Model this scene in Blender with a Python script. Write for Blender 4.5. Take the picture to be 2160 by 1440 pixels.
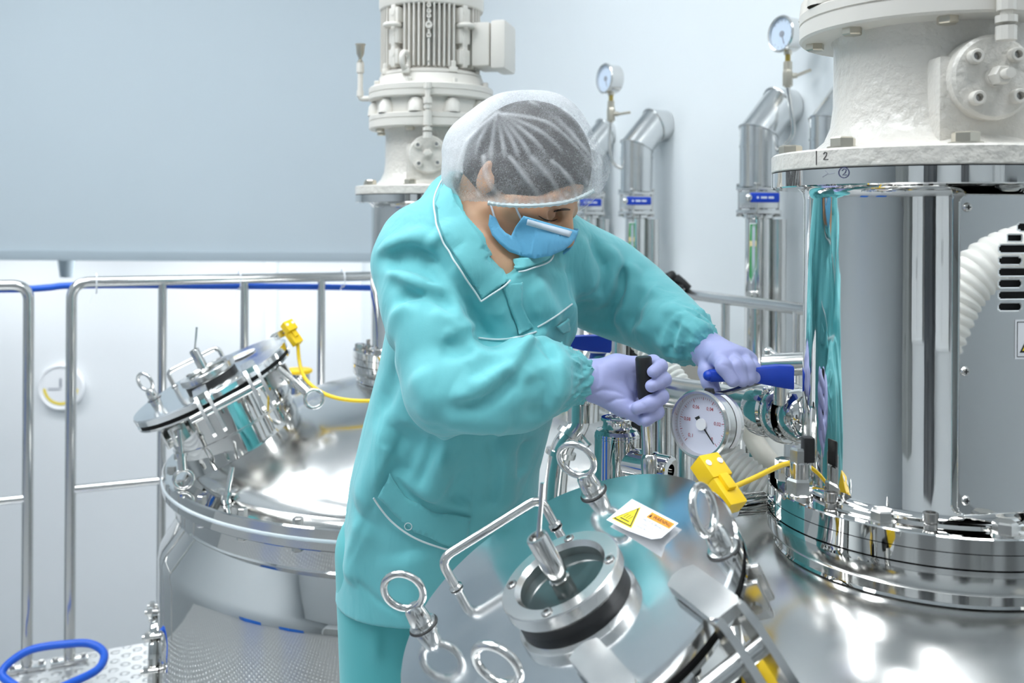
import bpy, bmesh, math, random
import numpy as np
from mathutils import Vector, Matrix

random.seed(7)
for o in list(bpy.data.objects):
    bpy.data.objects.remove(o, do_unlink=True)
scene = bpy.context.scene
COL = scene.collection
R = math.radians

# ------------------------------------------------------------------ camera
F, CX, CY, ROLL, H = 2031.0, 1080.0, 464.0, R(0.33), 1.37
cam_d = bpy.data.cameras.new('camera')
cam = bpy.data.objects.new('camera', cam_d)
COL.objects.link(cam)
cam.location = (0, 0, H)
cam.rotation_euler = (Matrix.Rotation(R(90), 3, 'X') @ Matrix.Rotation(ROLL, 3, 'Z')).to_euler()
cam_d.sensor_width = 36.0
cam_d.lens = F / 2160.0 * 36.0
cam_d.shift_y = (CY - 720.0) / 2160.0
cam_d.clip_start = 0.05
cam_d.dof.use_dof = True
cam_d.dof.focus_distance = 1.42
cam_d.dof.aperture_fstop = 5.0
scene.camera = cam

# ------------------------------------------------------------------ world, colour management
world = bpy.data.worlds.new('world'); scene.world = world
world.use_nodes = True
world.node_tree.nodes['Background'].inputs[0].default_value = (0.80, 0.88, 0.95, 1)
world.node_tree.nodes['Background'].inputs[1].default_value = 0.35
vs = scene.view_settings
vs.view_transform = 'Standard'; vs.look = 'None'; vs.gamma = 1.0
vs.use_curve_mapping = False
vs.exposure = 0.0
LIGHT_MAIN = 17.0       # emission of the ceiling panels over the platform
LIGHT_LOW = 10.5       # emission of the panels under the soffit beyond the rail

# ------------------------------------------------------------------ pixel helpers (2160 x 1440 frame)
_c, _s = math.cos(ROLL), math.sin(ROLL)
def ray(x, y):
    dx, dy = x - CX, y - CY
    return Vector(((dx*_c + dy*_s)/F, 1.0, -(-dx*_s + dy*_c)/F))
CAM = Vector((0, 0, H))
def P(x, y, Y):
    return CAM + ray(x, y)*Y
def on_plane(x, y, pt, n):
    d = ray(x, y); return CAM + d*((pt - CAM).dot(n)/d.dot(n))
def on_z(x, y, z):
    return on_plane(x, y, Vector((0, 0, z)), Vector((0, 0, 1)))

# ------------------------------------------------------------------ materials
def srgb(r, g, b):
    f = lambda c: (c/255/12.92) if c/255 <= 0.04045 else ((c/255+0.055)/1.055)**2.4
    return (f(r), f(g), f(b), 1.0)
MATS = {}
def mat(name, col, rough=0.5, metal=0.0, spec=0.5, emit=None, coat=0.0, trans=0.0, sheen=0.0, subs=0.0, bump=None, rvar=None, cvar=None, alpha=None):
    m = bpy.data.materials.new(name); m.use_nodes = True
    nt = m.node_tree; b = nt.nodes['Principled BSDF']
    b.inputs['Base Color'].default_value = col
    b.inputs['Roughness'].default_value = rough
    b.inputs['Metallic'].default_value = metal
    b.inputs['Specular IOR Level'].default_value = spec
    b.inputs['Coat Weight'].default_value = coat
    b.inputs['Transmission Weight'].default_value = trans
    b.inputs['Sheen Weight'].default_value = sheen
    if subs:
        b.inputs['Subsurface Weight'].default_value = subs
        b.inputs['Subsurface Radius'].default_value = (0.012, 0.006, 0.004)
        b.inputs['Subsurface Scale'].default_value = 0.6
    if emit:
        b.inputs['Emission Color'].default_value = emit[0]
        b.inputs['Emission Strength'].default_value = emit[1]
    tc = nt.nodes.new('ShaderNodeTexCoord')
    def noise(scale, detail=4, vec=None, stretch=None):
        n = nt.nodes.new('ShaderNodeTexNoise'); n.inputs['Scale'].default_value = scale; n.inputs['Detail'].default_value = detail
        if stretch:
            mp = nt.nodes.new('ShaderNodeMapping'); mp.inputs['Scale'].default_value = stretch
            nt.links.new(tc.outputs['Object'], mp.inputs[0]); nt.links.new(mp.outputs[0], n.inputs['Vector'])
        else:
            nt.links.new(tc.outputs['Object'], n.inputs['Vector'])
        return n
    if bump:      # (scale, strength, distance, stretch)
        n = noise(bump[0], 3, stretch=bump[3] if len(bump) > 3 else None)
        bp = nt.nodes.new('ShaderNodeBump'); bp.inputs['Strength'].default_value = bump[1]; bp.inputs['Distance'].default_value = bump[2]
        nt.links.new(n.outputs['Fac'], bp.inputs['Height']); nt.links.new(bp.outputs[0], b.inputs['Normal'])
    if rvar:      # (scale, lo, hi, stretch)
        n = noise(rvar[0], 5, stretch=rvar[3] if len(rvar) > 3 else None)
        mr = nt.nodes.new('ShaderNodeMapRange'); mr.inputs[3].default_value = rvar[1]; mr.inputs[4].default_value = rvar[2]
        mr.inputs[1].default_value = 0.3; mr.inputs[2].default_value = 0.7
        nt.links.new(n.outputs['Fac'], mr.inputs[0]); nt.links.new(mr.outputs[0], b.inputs['Roughness'])
    if cvar:      # (scale, colour2, stretch)
        n = noise(cvar[0], 5, stretch=cvar[2] if len(cvar) > 2 else None)
        mx = nt.nodes.new('ShaderNodeMix'); mx.data_type = 'RGBA'
        mr = nt.nodes.new('ShaderNodeMapRange'); mr.inputs[1].default_value = 0.35; mr.inputs[2].default_value = 0.65
        nt.links.new(n.outputs['Fac'], mr.inputs[0]); nt.links.new(mr.outputs[0], mx.inputs[0])
        mx.inputs[6].default_value = col; mx.inputs[7].default_value = cvar[1]
        nt.links.new(mx.outputs[2], b.inputs['Base Color'])
    MATS[name] = m
    return m

STEEL = (0.74, 0.735, 0.72, 1)
mat('steel_mirror', STEEL, 0.03, 1.0, rvar=(9, 0.012, 0.05), bump=(5, 0.12, 0.004))
mat('steel_dome', STEEL, 0.2, 1.0, rvar=(7, 0.14, 0.26), bump=(4, 0.10, 0.004))
mat('steel_lid', (0.93, 0.935, 0.94, 1), 0.1, 1.0, rvar=(10, 0.06, 0.15), bump=(6, 0.10, 0.004))
mat('steel_satin', (0.72, 0.715, 0.70, 1), 0.22, 1.0, rvar=(12, 0.16, 0.28))
mat('steel_tube', (0.70, 0.695, 0.68, 1), 0.17, 1.0, rvar=(14, 0.12, 0.24))
mat('steel_clad', (0.68, 0.69, 0.69, 1), 0.24, 1.0, bump=(9, 0.25, 0.005))
mat('steel_dark', (0.42, 0.41, 0.40, 1), 0.25, 1.0)
mat('bolt_steel', (0.66, 0.65, 0.63, 1), 0.2, 1.0)
mat('paint_cream', srgb(219, 215, 207), 0.38, bump=(60, 0.12, 0.002))
mat('paint_cast', srgb(217, 213, 205), 0.28, coat=0.3, bump=(85, 0.55, 0.006))
mat('brass', srgb(196, 172, 96), 0.3, 0.9)
mat('nickel', srgb(200, 194, 180), 0.3, 0.9)
mat('black_rubber', (0.012, 0.012, 0.013, 1), 0.45)
mat('black_grip', (0.010, 0.010, 0.011, 1), 0.42, bump=(160, 0.25, 0.001))
mat('gap_black', (0.006, 0.006, 0.006, 1), 0.8)
mat('gasket_white', srgb(224, 232, 236), 0.45)
mat('blue_plastic', srgb(16, 66, 190), 0.38)
mat('blue_hose', srgb(24, 92, 205), 0.4)
mat('yellow_plastic', srgb(247, 205, 18), 0.42)
mat('yellow_cable', srgb(246, 206, 34), 0.4)
mat('hose_white', srgb(236, 234, 228), 0.5)
mat('hose_beige', srgb(208, 202, 190), 0.45)
mat('label_white', srgb(244, 245, 248), 0.45)
mat('label_yellow', srgb(250, 224, 30), 0.45)
mat('label_orange', srgb(250, 160, 40), 0.45)
mat('ink_black', (0.02, 0.02, 0.02, 1), 0.6)
mat('ink_blue', srgb(40, 44, 96), 0.6)
mat('ink_grey', srgb(150, 155, 165), 0.6)
mat('ink_red', srgb(176, 52, 66), 0.6)
mat('ink_white', srgb(225, 232, 245), 0.6)
mat('sticker_green', srgb(58, 150, 92), 0.5)
mat('sticker_cream', srgb(232, 216, 160), 0.5)
mat('dial_face', srgb(222, 224, 240), 0.5)
mat('dial_blue', srgb(205, 220, 238), 0.4)
mat('glass_dark', (0.03, 0.045, 0.045, 1), 0.06, 0.0, spec=0.6)
mat('zip_tie', srgb(236, 240, 244), 0.4)
mat('box_grey', srgb(176, 172, 164), 0.35, 0.3)

# ------------------------------------------------------------------ mesh builder
OFF = {}      # world offset of each object
def frame(o, z, x=None):
    z = Vector(z).normalized()
    if x is None:
        x = Vector((1, 0, 0)) if abs(z.x) < 0.8 else Vector((0, 1, 0))
    x = Vector(x); x = (x - z*x.dot(z)).normalized(); y = z.cross(x)
    M = Matrix((x, y, z)).transposed().to_4x4(); M.translation = Vector(o)
    return M
class MB:
    def __init__(s): s.v = []; s.f = []; s.mi = []; s.cur = 0
    def add(s, vs, fs, M=None):
        n = len(s.v)
        s.v += [tuple(M @ Vector(p)) if M is not None else tuple(p) for p in vs]
        for f in fs: s.f.append([i+n for i in f]); s.mi.append(s.cur)
        return s
    def lathe(s, prof, M=None, seg=48, a0=0.0, a1=None):
        full = a1 is None; a1 = a0 + 2*math.pi if full else a1
        n = seg if full else seg+1
        vs = []; fs = []
        for r, z in prof:
            for i in range(n):
                a = a0 + (a1-a0)*i/seg; vs.append((r*math.cos(a), r*math.sin(a), z))
        for j in range(len(prof)-1):
            for i in range(seg):
                k = (i+1) % n if full else i+1
                fs.append((j*n+i, j*n+k, (j+1)*n+k, (j+1)*n+i))
        return s.add(vs, fs, M)
    def cyl(s, a, b, r, r2=None, seg=24, bev=0.0):
        a = Vector(a); b = Vector(b); L = (b-a).length; r2 = r if r2 is None else r2
        p = [(0, 0), (r-bev, 0)] + ([(r, bev), (r2, L-bev)] if bev else [(r2, L)]) + [(r2-bev, L), (0, L)]
        if not bev: p = [(0, 0), (r, 0), (r2, L), (0, L)]
        return s.lathe(p, frame(a, b-a), seg)
    def tube(s, pts, r, seg=12, caps=True, rad=None):
        pts = [Vector(p) for p in pts]; n = len(pts); vs = []; fs = []
        T = [(pts[min(i+1, n-1)]-pts[max(i-1, 0)]).normalized() for i in range(n)]
        x = Vector((0, 0, 1)) if abs(T[0].z) < 0.9 else Vector((1, 0, 0))
        for i in range(n):
            x = (x - T[i]*x.dot(T[i])).normalized(); y = T[i].cross(x)
            rr = rad[i] if rad else r
            for k in range(seg):
                a = 2*math.pi*k/seg; vs.append(pts[i] + (x*math.cos(a)+y*math.sin(a))*rr)
        for i in range(n-1):
            for k in range(seg):
                l = (k+1) % seg; fs.append((i*seg+k, i*seg+l, (i+1)*seg+l, (i+1)*seg+k))
        if caps: fs += [tuple(range(seg))[::-1], tuple(range((n-1)*seg, n*seg))]
        return s.add(vs, fs)
    def torus(s, M, Rr, r, seg=36, seg2=12, sx=1.0):
        vs = []; fs = []
        for i in range(seg):
            a = 2*math.pi*i/seg
            for k in range(seg2):
                b = 2*math.pi*k/seg2; q = Rr + r*math.cos(b)
                vs.append((q*math.cos(a)*sx, q*math.sin(a), r*math.sin(b)))
        for i in range(seg):
            for k in range(seg2):
                fs.append((i*seg2+k, ((i+1) % seg)*seg2+k, ((i+1) % seg)*seg2+(k+1) % seg2, i*seg2+(k+1) % seg2))
        return s.add(vs, fs, M)
    def ball(s, c, r, seg=20, sc=(1, 1, 1)):
        p = [(r*math.sin(math.pi*j/10), -r*math.cos(math.pi*j/10)) for j in range(11)]
        M = Matrix.Translation(Vector(c)) @ Matrix.Diagonal((*sc, 1))
        return s.lathe(p, M, seg)
    def box(s, M, sx, sy, sz, bev=0.0):
        bm = bmesh.new(); bmesh.ops.create_cube(bm, size=1.0)
        bmesh.ops.scale(bm, vec=(sx, sy, sz), verts=bm.verts)
        if bev: bmesh.ops.bevel(bm, geom=bm.edges[:], offset=bev, segments=2, affect='EDGES', profile=0.6)
        bm.verts.index_update(); vs = [v.co.copy() for v in bm.verts]; fs = [[v.index for v in f.verts] for f in bm.faces]
        bm.free(); return s.add(vs, fs, M)
    def hexa(s, M, r, h, bev=True):      # hex head standing on local z = 0
        c = h*0.16
        p = [(0, 0), (r, 0), (r, h-c), (r*0.86, h), (0, h)]
        return s.lathe(p, M, 6)
    def prism(s, poly, h, M=None):
        n = len(poly); vs = [(x, y, 0) for x, y in poly] + [(x, y, h) for x, y in poly]
        fs = [tuple(range(n))[::-1], tuple(range(n, 2*n))] + [(i, (i+1) % n, n+(i+1) % n, n+i) for i in range(n)]
        return s.add(vs, fs, M)
    def build(s, name, mats, parent=None, ang=35, smooth=True, recalc=True):
        me = bpy.data.meshes.new(name)
        off = OFF[parent.name] if parent is not None else getattr(s, 'off', Vector((0, 0, 0)))
        me.from_pydata([tuple(Vector(p)-off) for p in s.v], [], s.f)
        if not isinstance(mats, (list, tuple)): mats = [mats]
        for m in mats: me.materials.append(MATS[m])
        if len(mats) > 1: me.polygons.foreach_set('material_index', s.mi)
        bm = bmesh.new(); bm.from_mesh(me)
        bmesh.ops.remove_doubles(bm, verts=bm.verts, dist=1e-6)
        bmesh.ops.dissolve_degenerate(bm, edges=bm.edges, dist=1e-7)
        if recalc: bmesh.ops.recalc_face_normals(bm, faces=bm.faces)
        bm.to_mesh(me); bm.free()
        if smooth:
            me.polygons.foreach_set('use_smooth', [True]*len(me.polygons))
            me.set_sharp_from_angle(angle=R(ang))
        o = bpy.data.objects.new(name, me); COL.objects.link(o)
        if parent is not None: o.parent = parent
        else: o.location = off
        OFF[o.name] = off
        return o
def tag(o, label, cat, group=None):
    o['label'] = label; o['category'] = cat
    if group: o['group'] = group
    return o
def thing(name, label, cat, loc=(0, 0, 0), group=None):
    o = bpy.data.objects.new(name, None); COL.objects.link(o); o.location = loc
    o.empty_display_size = 0.05; OFF[o.name] = Vector(loc)
    return tag(o, label, cat, group)
def single(name, mb, m, label, cat, loc, group=None):
    mb.off = Vector(loc); o = mb.build(name, m); return tag(o, label, cat, group)
def struct(name, mb, m, **k):
    o = mb.build(name, m, **k); o['kind'] = 'structure'; return o
def bez(pts, n=8):            # Catmull-Rom through the points
    pts = [Vector(p) for p in pts]; out = []
    q = [pts[0]*2-pts[1]] + pts + [pts[-1]*2-pts[-2]]
    for i in range(1, len(q)-2):
        for k in range(n):
            t = k/n; a, b, c, d = q[i-1:i+3]
            out.append(0.5*((2*b)+(c-a)*t+(2*a-5*b+4*c-d)*t*t+(3*b-a-3*c+d)*t**3))
    return out + [pts[-1]]
def bend(pts, r, n=7):        # polyline with rounded corners
    pts = [Vector(p) for p in pts]; out = [pts[0]]
    for i in range(1, len(pts)-1):
        a, b, c = pts[i-1:i+2]; u = (a-b); w = (c-b); d = min(r, u.length*0.49, w.length*0.49)
        s0 = b+u.normalized()*d; s1 = b+w.normalized()*d
        for k in range(n+1):
            t = k/n; out.append(s0*(1-t)**2 + b*2*t*(1-t) + s1*t*t)
    return out + [pts[-1]]
_TXT = {}
def text2d(t):                # flat text outline as 2-D mesh, height about 0.7 per unit, from x = 0
    if t not in _TXT:
        cu = bpy.data.curves.new('txt', 'FONT'); cu.body = t; cu.resolution_u = 2
        ob = bpy.data.objects.new('txt', cu); COL.objects.link(ob)
        dg = bpy.context.evaluated_depsgraph_get(); me = bpy.data.meshes.new_from_object(ob.evaluated_get(dg))
        vs = [(v.co.x, v.co.y) for v in me.vertices]; fs = [list(p.vertices) for p in me.polygons]
        bpy.data.objects.remove(ob); bpy.data.curves.remove(cu); bpy.data.meshes.remove(me)
        x0 = min(v[0] for v in vs); x1 = max(v[0] for v in vs)
        y0 = min(v[1] for v in vs); y1 = max(v[1] for v in vs)
        _TXT[t] = ([((x-x0)/(x1-x0), (y-y0)/(y1-y0)) for x, y in vs], fs, (x1-x0)/(y1-y0))
    return _TXT[t]
def put_text(mb, t, x, y, w, h, fn, mi):      # text stretched into a box, fn(u, v) -> 3-D
    vs, fs, _ = text2d(t); mb.cur = mi
    mb.add([fn(x+u*w, y+v*h) for u, v in vs], fs)
def flat(mb, pts, fn, mi):
    mb.cur = mi; mb.add([fn(*p) for p in pts], [tuple(range(len(pts)))])

# ------------------------------------------------------------------ room
def wallmat(name, col, bump=(3, 0.03, 0.01), rough=0.55):
    mat(name, col, rough, bump=bump, cvar=(0.8, tuple(c*0.97 for c in col[:3])+(1,)))
wallmat('wall_white', srgb(232, 238, 241))
wallmat('wall_greyblue', srgb(197, 209, 216))
wallmat('wall_low_white', srgb(240, 243, 246))
wallmat('wall_grey', srgb(166, 173, 177))
wallmat('wall_light_grey', srgb(232, 236, 238))
mat('ceiling_white', srgb(236, 240, 242), 0.7, bump=(2, 0.02, 0.01))
mat('floor_epoxy', srgb(186, 194, 196), 0.35, cvar=(1.5, srgb(176, 184, 186)))
mat('trim_grey', srgb(176, 189, 197), 0.4)
mat('lamp_panel', (1, 1, 1, 1), 0.5, emit=((0.93, 0.97, 1.0, 1), LIGHT_MAIN))
mat('lamp_panel_low', (1, 1, 1, 1), 0.5, emit=((0.95, 0.98, 1.0, 1), LIGHT_LOW))
mat('lamp_frame', srgb(235, 238, 240), 0.4)
mat('door_blue', srgb(36, 104, 196), 0.4)
def quad(mb, pts): mb.add(pts, [tuple(range(len(pts)))])
# slanting wall with the pipes
WN = Vector((-0.8895, -0.4570, 0)); WT = Vector((-0.4570, 0.8895, 0))
W0 = Vector((0.824, 2.855, 0))
def wl(s, z=0.0, off=0.0): return W0 + WT*s + WN*off + Vector((0, 0, z))
ZC, ZLOW = 3.7, -2.6
YB, YL, XL, YR = 5.0, 6.4, -4.2, -3.4
sB = (YB-W0.y)/WT.y; sL = (YL-W0.y)/WT.y; sR = (YR-W0.y)/WT.y
zS = H - (549-464)/F*YB
def slab(name, pts, m, nrm, th=0.12):
    mb = MB(); n = Vector(nrm).normalized()*th; k = len(pts)
    vs = [Vector(p) for p in pts] + [Vector(p)-n for p in pts]
    fs = [tuple(range(k)), tuple(range(k, 2*k))[::-1]] + [(i, k+i, k+(i+1) % k, (i+1) % k) for i in range(k)]
    mb.add(vs, fs); return struct(name, mb, m, smooth=False)
pB, pL, pR = wl(sB), wl(sL), wl(sR)
slab('wall_right', [wl(sL, ZLOW), wl(sR, ZLOW), wl(sR, ZC), wl(sL, ZC)], 'wall_white', WN)
slab('wall_back', [(XL, YB, zS), (pB.x, YB, zS), (pB.x, YB, ZC), (XL, YB, ZC)], 'wall_greyblue', (0, -1, 0))
slab('wall_back_low', [(XL, YL, ZLOW), (pL.x, YL, ZLOW), (pL.x, YL, zS+0.2), (XL, YL, zS+0.2)], 'wall_low_white', (0, -1, 0))
slab('ceiling_low', [(XL, YB+0.12, zS+0.2), (pB.x, YB+0.12, zS+0.2), (pL.x, YL, zS+0.2), (XL, YL, zS+0.2)], 'ceiling_white', (0, 0, -1))
slab('wall_left', [(XL, YR, ZLOW), (XL, YL, ZLOW), (XL, YL, ZC), (XL, YR, ZC)], 'wall_grey', (1, 0, 0))
slab('wall_front', [(XL, YR, ZLOW), (pR.x, YR, ZLOW), (pR.x, YR, ZC), (XL, YR, ZC)], 'wall_light_grey', (0, 1, 0))
slab('ceiling', [(XL, YR, ZC), (pR.x, YR, ZC), (pB.x, YB, ZC), (XL, YB, ZC)], 'ceiling_white', (0, 0, -1))
slab('floor_low', [(XL, YR, ZLOW), (pR.x, YR, ZLOW), (pL.x, YL, ZLOW), (XL, YL, ZLOW)], 'floor_epoxy', (0, 0, 1))
# tread-plate platform: its far edge runs under the railing
def railY(X): return 2.97 + 0.47*(X+1.36)
m = mat('tread_plate', (0.55, 0.56, 0.56, 1), 0.32, 0.75)
nt = m.node_tree; tcn = nt.nodes.new('ShaderNodeTexCoord'); mp = nt.nodes.new('ShaderNodeMapping')
mp.inputs['Rotation'].default_value = (0, 0, R(25)); mp.inputs['Scale'].default_value = (22, 22, 22)
vo = nt.nodes.new('ShaderNodeTexVoronoi'); vo.inputs['Randomness'].default_value = 0.0; vo.inputs['Scale'].default_value = 1.0
mr = nt.nodes.new('ShaderNodeMapRange'); mr.inputs[1].default_value = 0.18; mr.inputs[2].default_value = 0.34; mr.inputs[3].default_value = 1.0; mr.inputs[4].default_value = 0.0
bp = nt.nodes.new('ShaderNodeBump'); bp.inputs['Strength'].default_value = 0.9; bp.inputs['Distance'].default_value = 0.004
nt.links.new(tcn.outputs['Object'], mp.inputs[0]); nt.links.new(mp.outputs[0], vo.inputs['Vector'])
nt.links.new(vo.outputs['Distance'], mr.inputs[0]); nt.links.new(mr.outputs[0], bp.inputs['Height']); nt.links.new(bp.outputs[0], nt.nodes['Principled BSDF'].inputs['Normal'])
pe = wl((railY(0.0)+0.9-W0.y)/WT.y)
slab('floor', [(XL, YR, 0), (pR.x, YR, 0), (pe.x, pe.y, 0), (0.05, railY(0.05)+0.05, 0), (XL, railY(XL)+0.05, 0)], 'tread_plate', (0, 0, 1), 0.06)
# trim along the bottom edge of the upper wall and a joint cover on the lower wall
mb = MB(); mb.box(Matrix.Translation(((XL+pB.x)/2, YB-0.012, zS+0.012)), pB.x-XL-0.06, 0.024, 0.05, 0.004)
struct('trim_1', mb, 'trim_grey')
mb = MB(); q = P(573, 640, YL); mb.box(Matrix.Translation((q.x, YL-0.012, (zS+ZLOW)/2)), 0.07, 0.024, zS-ZLOW-0.02, 0.004)
struct('trim_2', mb, 'wall_low_white')
# blue crates on the platform at the left, seen only in the polished steel
for k, (x, y) in enumerate(((-3.55, 0.75), (-3.0, -0.3))):
    t = thing('storage_crate', ['blue plastic crate on the platform by the left wall', 'blue plastic crate on the platform nearer the camera'][k], 'crate', (x, y, 0))
    mb = MB()
    for sx, sy, lx, ly in ((-1, 0, 0.02, 0.5), (1, 0, 0.02, 0.5), (0, -1, 0.4, 0.02), (0, 1, 0.4, 0.02)): mb.box(Matrix.Translation((x+sx*0.2, y+sy*0.25, 0.2)), lx+0.02, ly+0.02, 0.4, 0.003)
    mb.box(Matrix.Translation((x, y, 0.012)), 0.4, 0.5, 0.02); mb.build('body', 'door_blue', t)
    mb = MB(); mb.box(Matrix.Translation((x, y, 0.412)), 0.44, 0.54, 0.024, 0.004); mb.build('lid', 'door_blue', t)
# added cabinets and dark racks, unseen behind the camera, to stripe the polished steel
mat('added_cabinet_white', srgb(228, 231, 232), 0.4); mat('added_cabinet_dark', srgb(70, 74, 78), 0.45); mat('added_cabinet_mid', srgb(150, 154, 154), 0.4)
for k, (x, w, h, m_, lab) in enumerate(((-3.4, 0.7, 1.9, 'added_cabinet_mid', 'added grey tall cabinet by the left corner behind the camera'), (-2.3, 0.9, 1.1, 'added_cabinet_white', 'added low white cabinet behind the camera, left of the dark rack'), (-1.4, 0.55, 2.0, 'added_cabinet_dark', 'added dark rack between the white cabinets behind the camera'), (-0.5, 0.8, 1.15, 'added_cabinet_white', 'added low white cabinet straight behind the camera'), (0.35, 0.35, 1.7, 'added_cabinet_dark', 'added narrow dark rack behind the camera'), (1.1, 0.9, 1.25, 'added_cabinet_mid', 'added low grey cabinet behind the camera'), (2.0, 0.5, 1.9, 'added_cabinet_white', 'added tall white cabinet behind the camera, right of the grey one'), (2.8, 0.4, 1.6, 'added_cabinet_dark', 'added dark rack in the right corner behind the camera'))):
    y = YR+0.28; t = thing('cabinet', lab, 'cabinet', (x, y, 0), 'cabinets added behind the camera for steel reflections')
    mb = MB(); mb.box(Matrix.Translation((x, y, h/2)), w, 0.48, h, 0.006); mb.build('body', m_, t)
    for s_ in (-1, 1):
        mb = MB(); mb.box(Matrix.Translation((x+s_*w/4, y+0.25, h/2)), w/2-0.02, 0.016, h-0.08, 0.004); dr = mb.build('door', m_, t)
        mb = MB(); mb.cyl((x+s_*0.04, y+0.275, h*0.55), (x+s_*0.04, y+0.275, h*0.55+0.12), 0.008, seg=10); mb.build('handle', 'steel_tube', dr)
# ceiling luminaires
def lamp(x, y, z, sx, sy, emat, label, grp):
    t = thing('ceiling_light', label, 'light', (x, y, z), grp)
    mb = MB(); mb.box(Matrix.Translation((x, y, z-0.02)), sx+0.05, sy+0.05, 0.035, 0.004); mb.build('frame', 'lamp_frame', t)
    mb = MB(); mb.box(Matrix.Translation((x, y, z-0.041)), sx, sy, 0.008); mb.build('diffuser', emat, t)
for xx, yy, lab in ((-2.7, -0.2, 'nearest the blue doors'), (-2.7, 1.4, 'over the left railing'), (-2.7, 3.0, 'furthest to the back left'), (-1.0, 0.6, 'over the open floor beside the near tank'), (-1.0, 2.4, 'over the far tank'), (0.9, 0.4, 'over the near tank')):
    lamp(xx, yy, ZC, 1.2, 0.6, 'lamp_panel', 'white flush ceiling light panel ' + lab, 'ceiling panels above the platform')
for xx, lab in ((-3.3, 'leftmost'), (-1.9, 'middle'), (-0.7, 'rightmost')):
    lamp(xx, 5.7, zS+0.2, 1.0, 0.4, 'lamp_panel_low', lab + ' white light panel under the soffit beyond the railing', 'panels under the soffit')
# ------------------------------------------------------------------ tanks
mat('steel_cover', (0.80, 0.80, 0.79, 1), 0.02, 1.0, rvar=(14, 0.008, 0.03), bump=(3, 0.03, 0.002))
Z3 = Vector((0, 0, 1))
A1 = Vector((0.556, 1.278, 0)); A2 = Vector((-0.2244, 2.649, 0))
L1 = Vector((0.0591, 1.0676, 0.9623)); N1 = Vector((-0.453, -0.195, 0.87)).normalized()
L2 = Vector((-0.7579, 2.4269, 0.9692)); N2 = Vector((-0.42, -0.159, 0.893)).normalized()
M1 = frame(L1, N1, (1, 0, 0)); M2 = frame(L2, N2, (1, 0, 0))
def LP(x, y, h=0.0): return on_plane(x, y, L1 + N1*h, N1)
def lidloc(x, y, h=0.0): return M1.inverted() @ LP(x, y, h)

def eye_bolt(parent, M, base, ang, nm='eye_bolt', s=1.0, up=True):
    """swing bolt with a round eye nut; base in lid-local coordinates, ring plane turned by ang"""
    K = M @ Matrix.Translation(base) @ Matrix.Rotation(ang, 4, 'Z')
    mb = MB(); mb.lathe([(0, 0), (0.0165*s, 0), (0.0165*s, 0.003), (0.0125*s, 0.004), (0.0135*s, 0.008), (0.0115*s, 0.024*s), (0.009*s, 0.028*s), (0, 0.028*s)], K, 28)
    b = mb.build(nm, 'steel_tube', parent)
    mb = MB(); mb.torus(K @ Matrix.Translation((0, 0, 0.050*s)) @ Matrix.Rotation(R(90), 4, 'X'), 0.0238*s, 0.0044*s, 40, 14)
    mb.build('eye_ring', 'steel_tube', b)
    mb = MB(); mb.lathe([(0.0185*s, -0.0015), (0.0185*s, 0.0), (0.0165*s, 0.0008)], K, 24); mb.build('washer', 'black_rubber', b)
    return b
def swing_bolt(parent, a, d, up):
    """opened swing bolt hanging from its lug"""
    d = Vector(d).normalized(); a = Vector(a)
    mb = MB(); mb.cyl(a, a + d*0.07, 0.006); mb.cyl(a+d*0.055, a+d*0.062, 0.014, seg=20)
    b = mb.build('swing_bolt', 'steel_tube', parent)
    mb = MB(); mb.cyl(a+d*0.062, a+d*0.095, 0.0115, 0.010); mb.torus(frame(a+d*0.117, up, d), 0.0215, 0.0044)
    mb.build('eye_nut', 'steel_tube', b)

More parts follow.
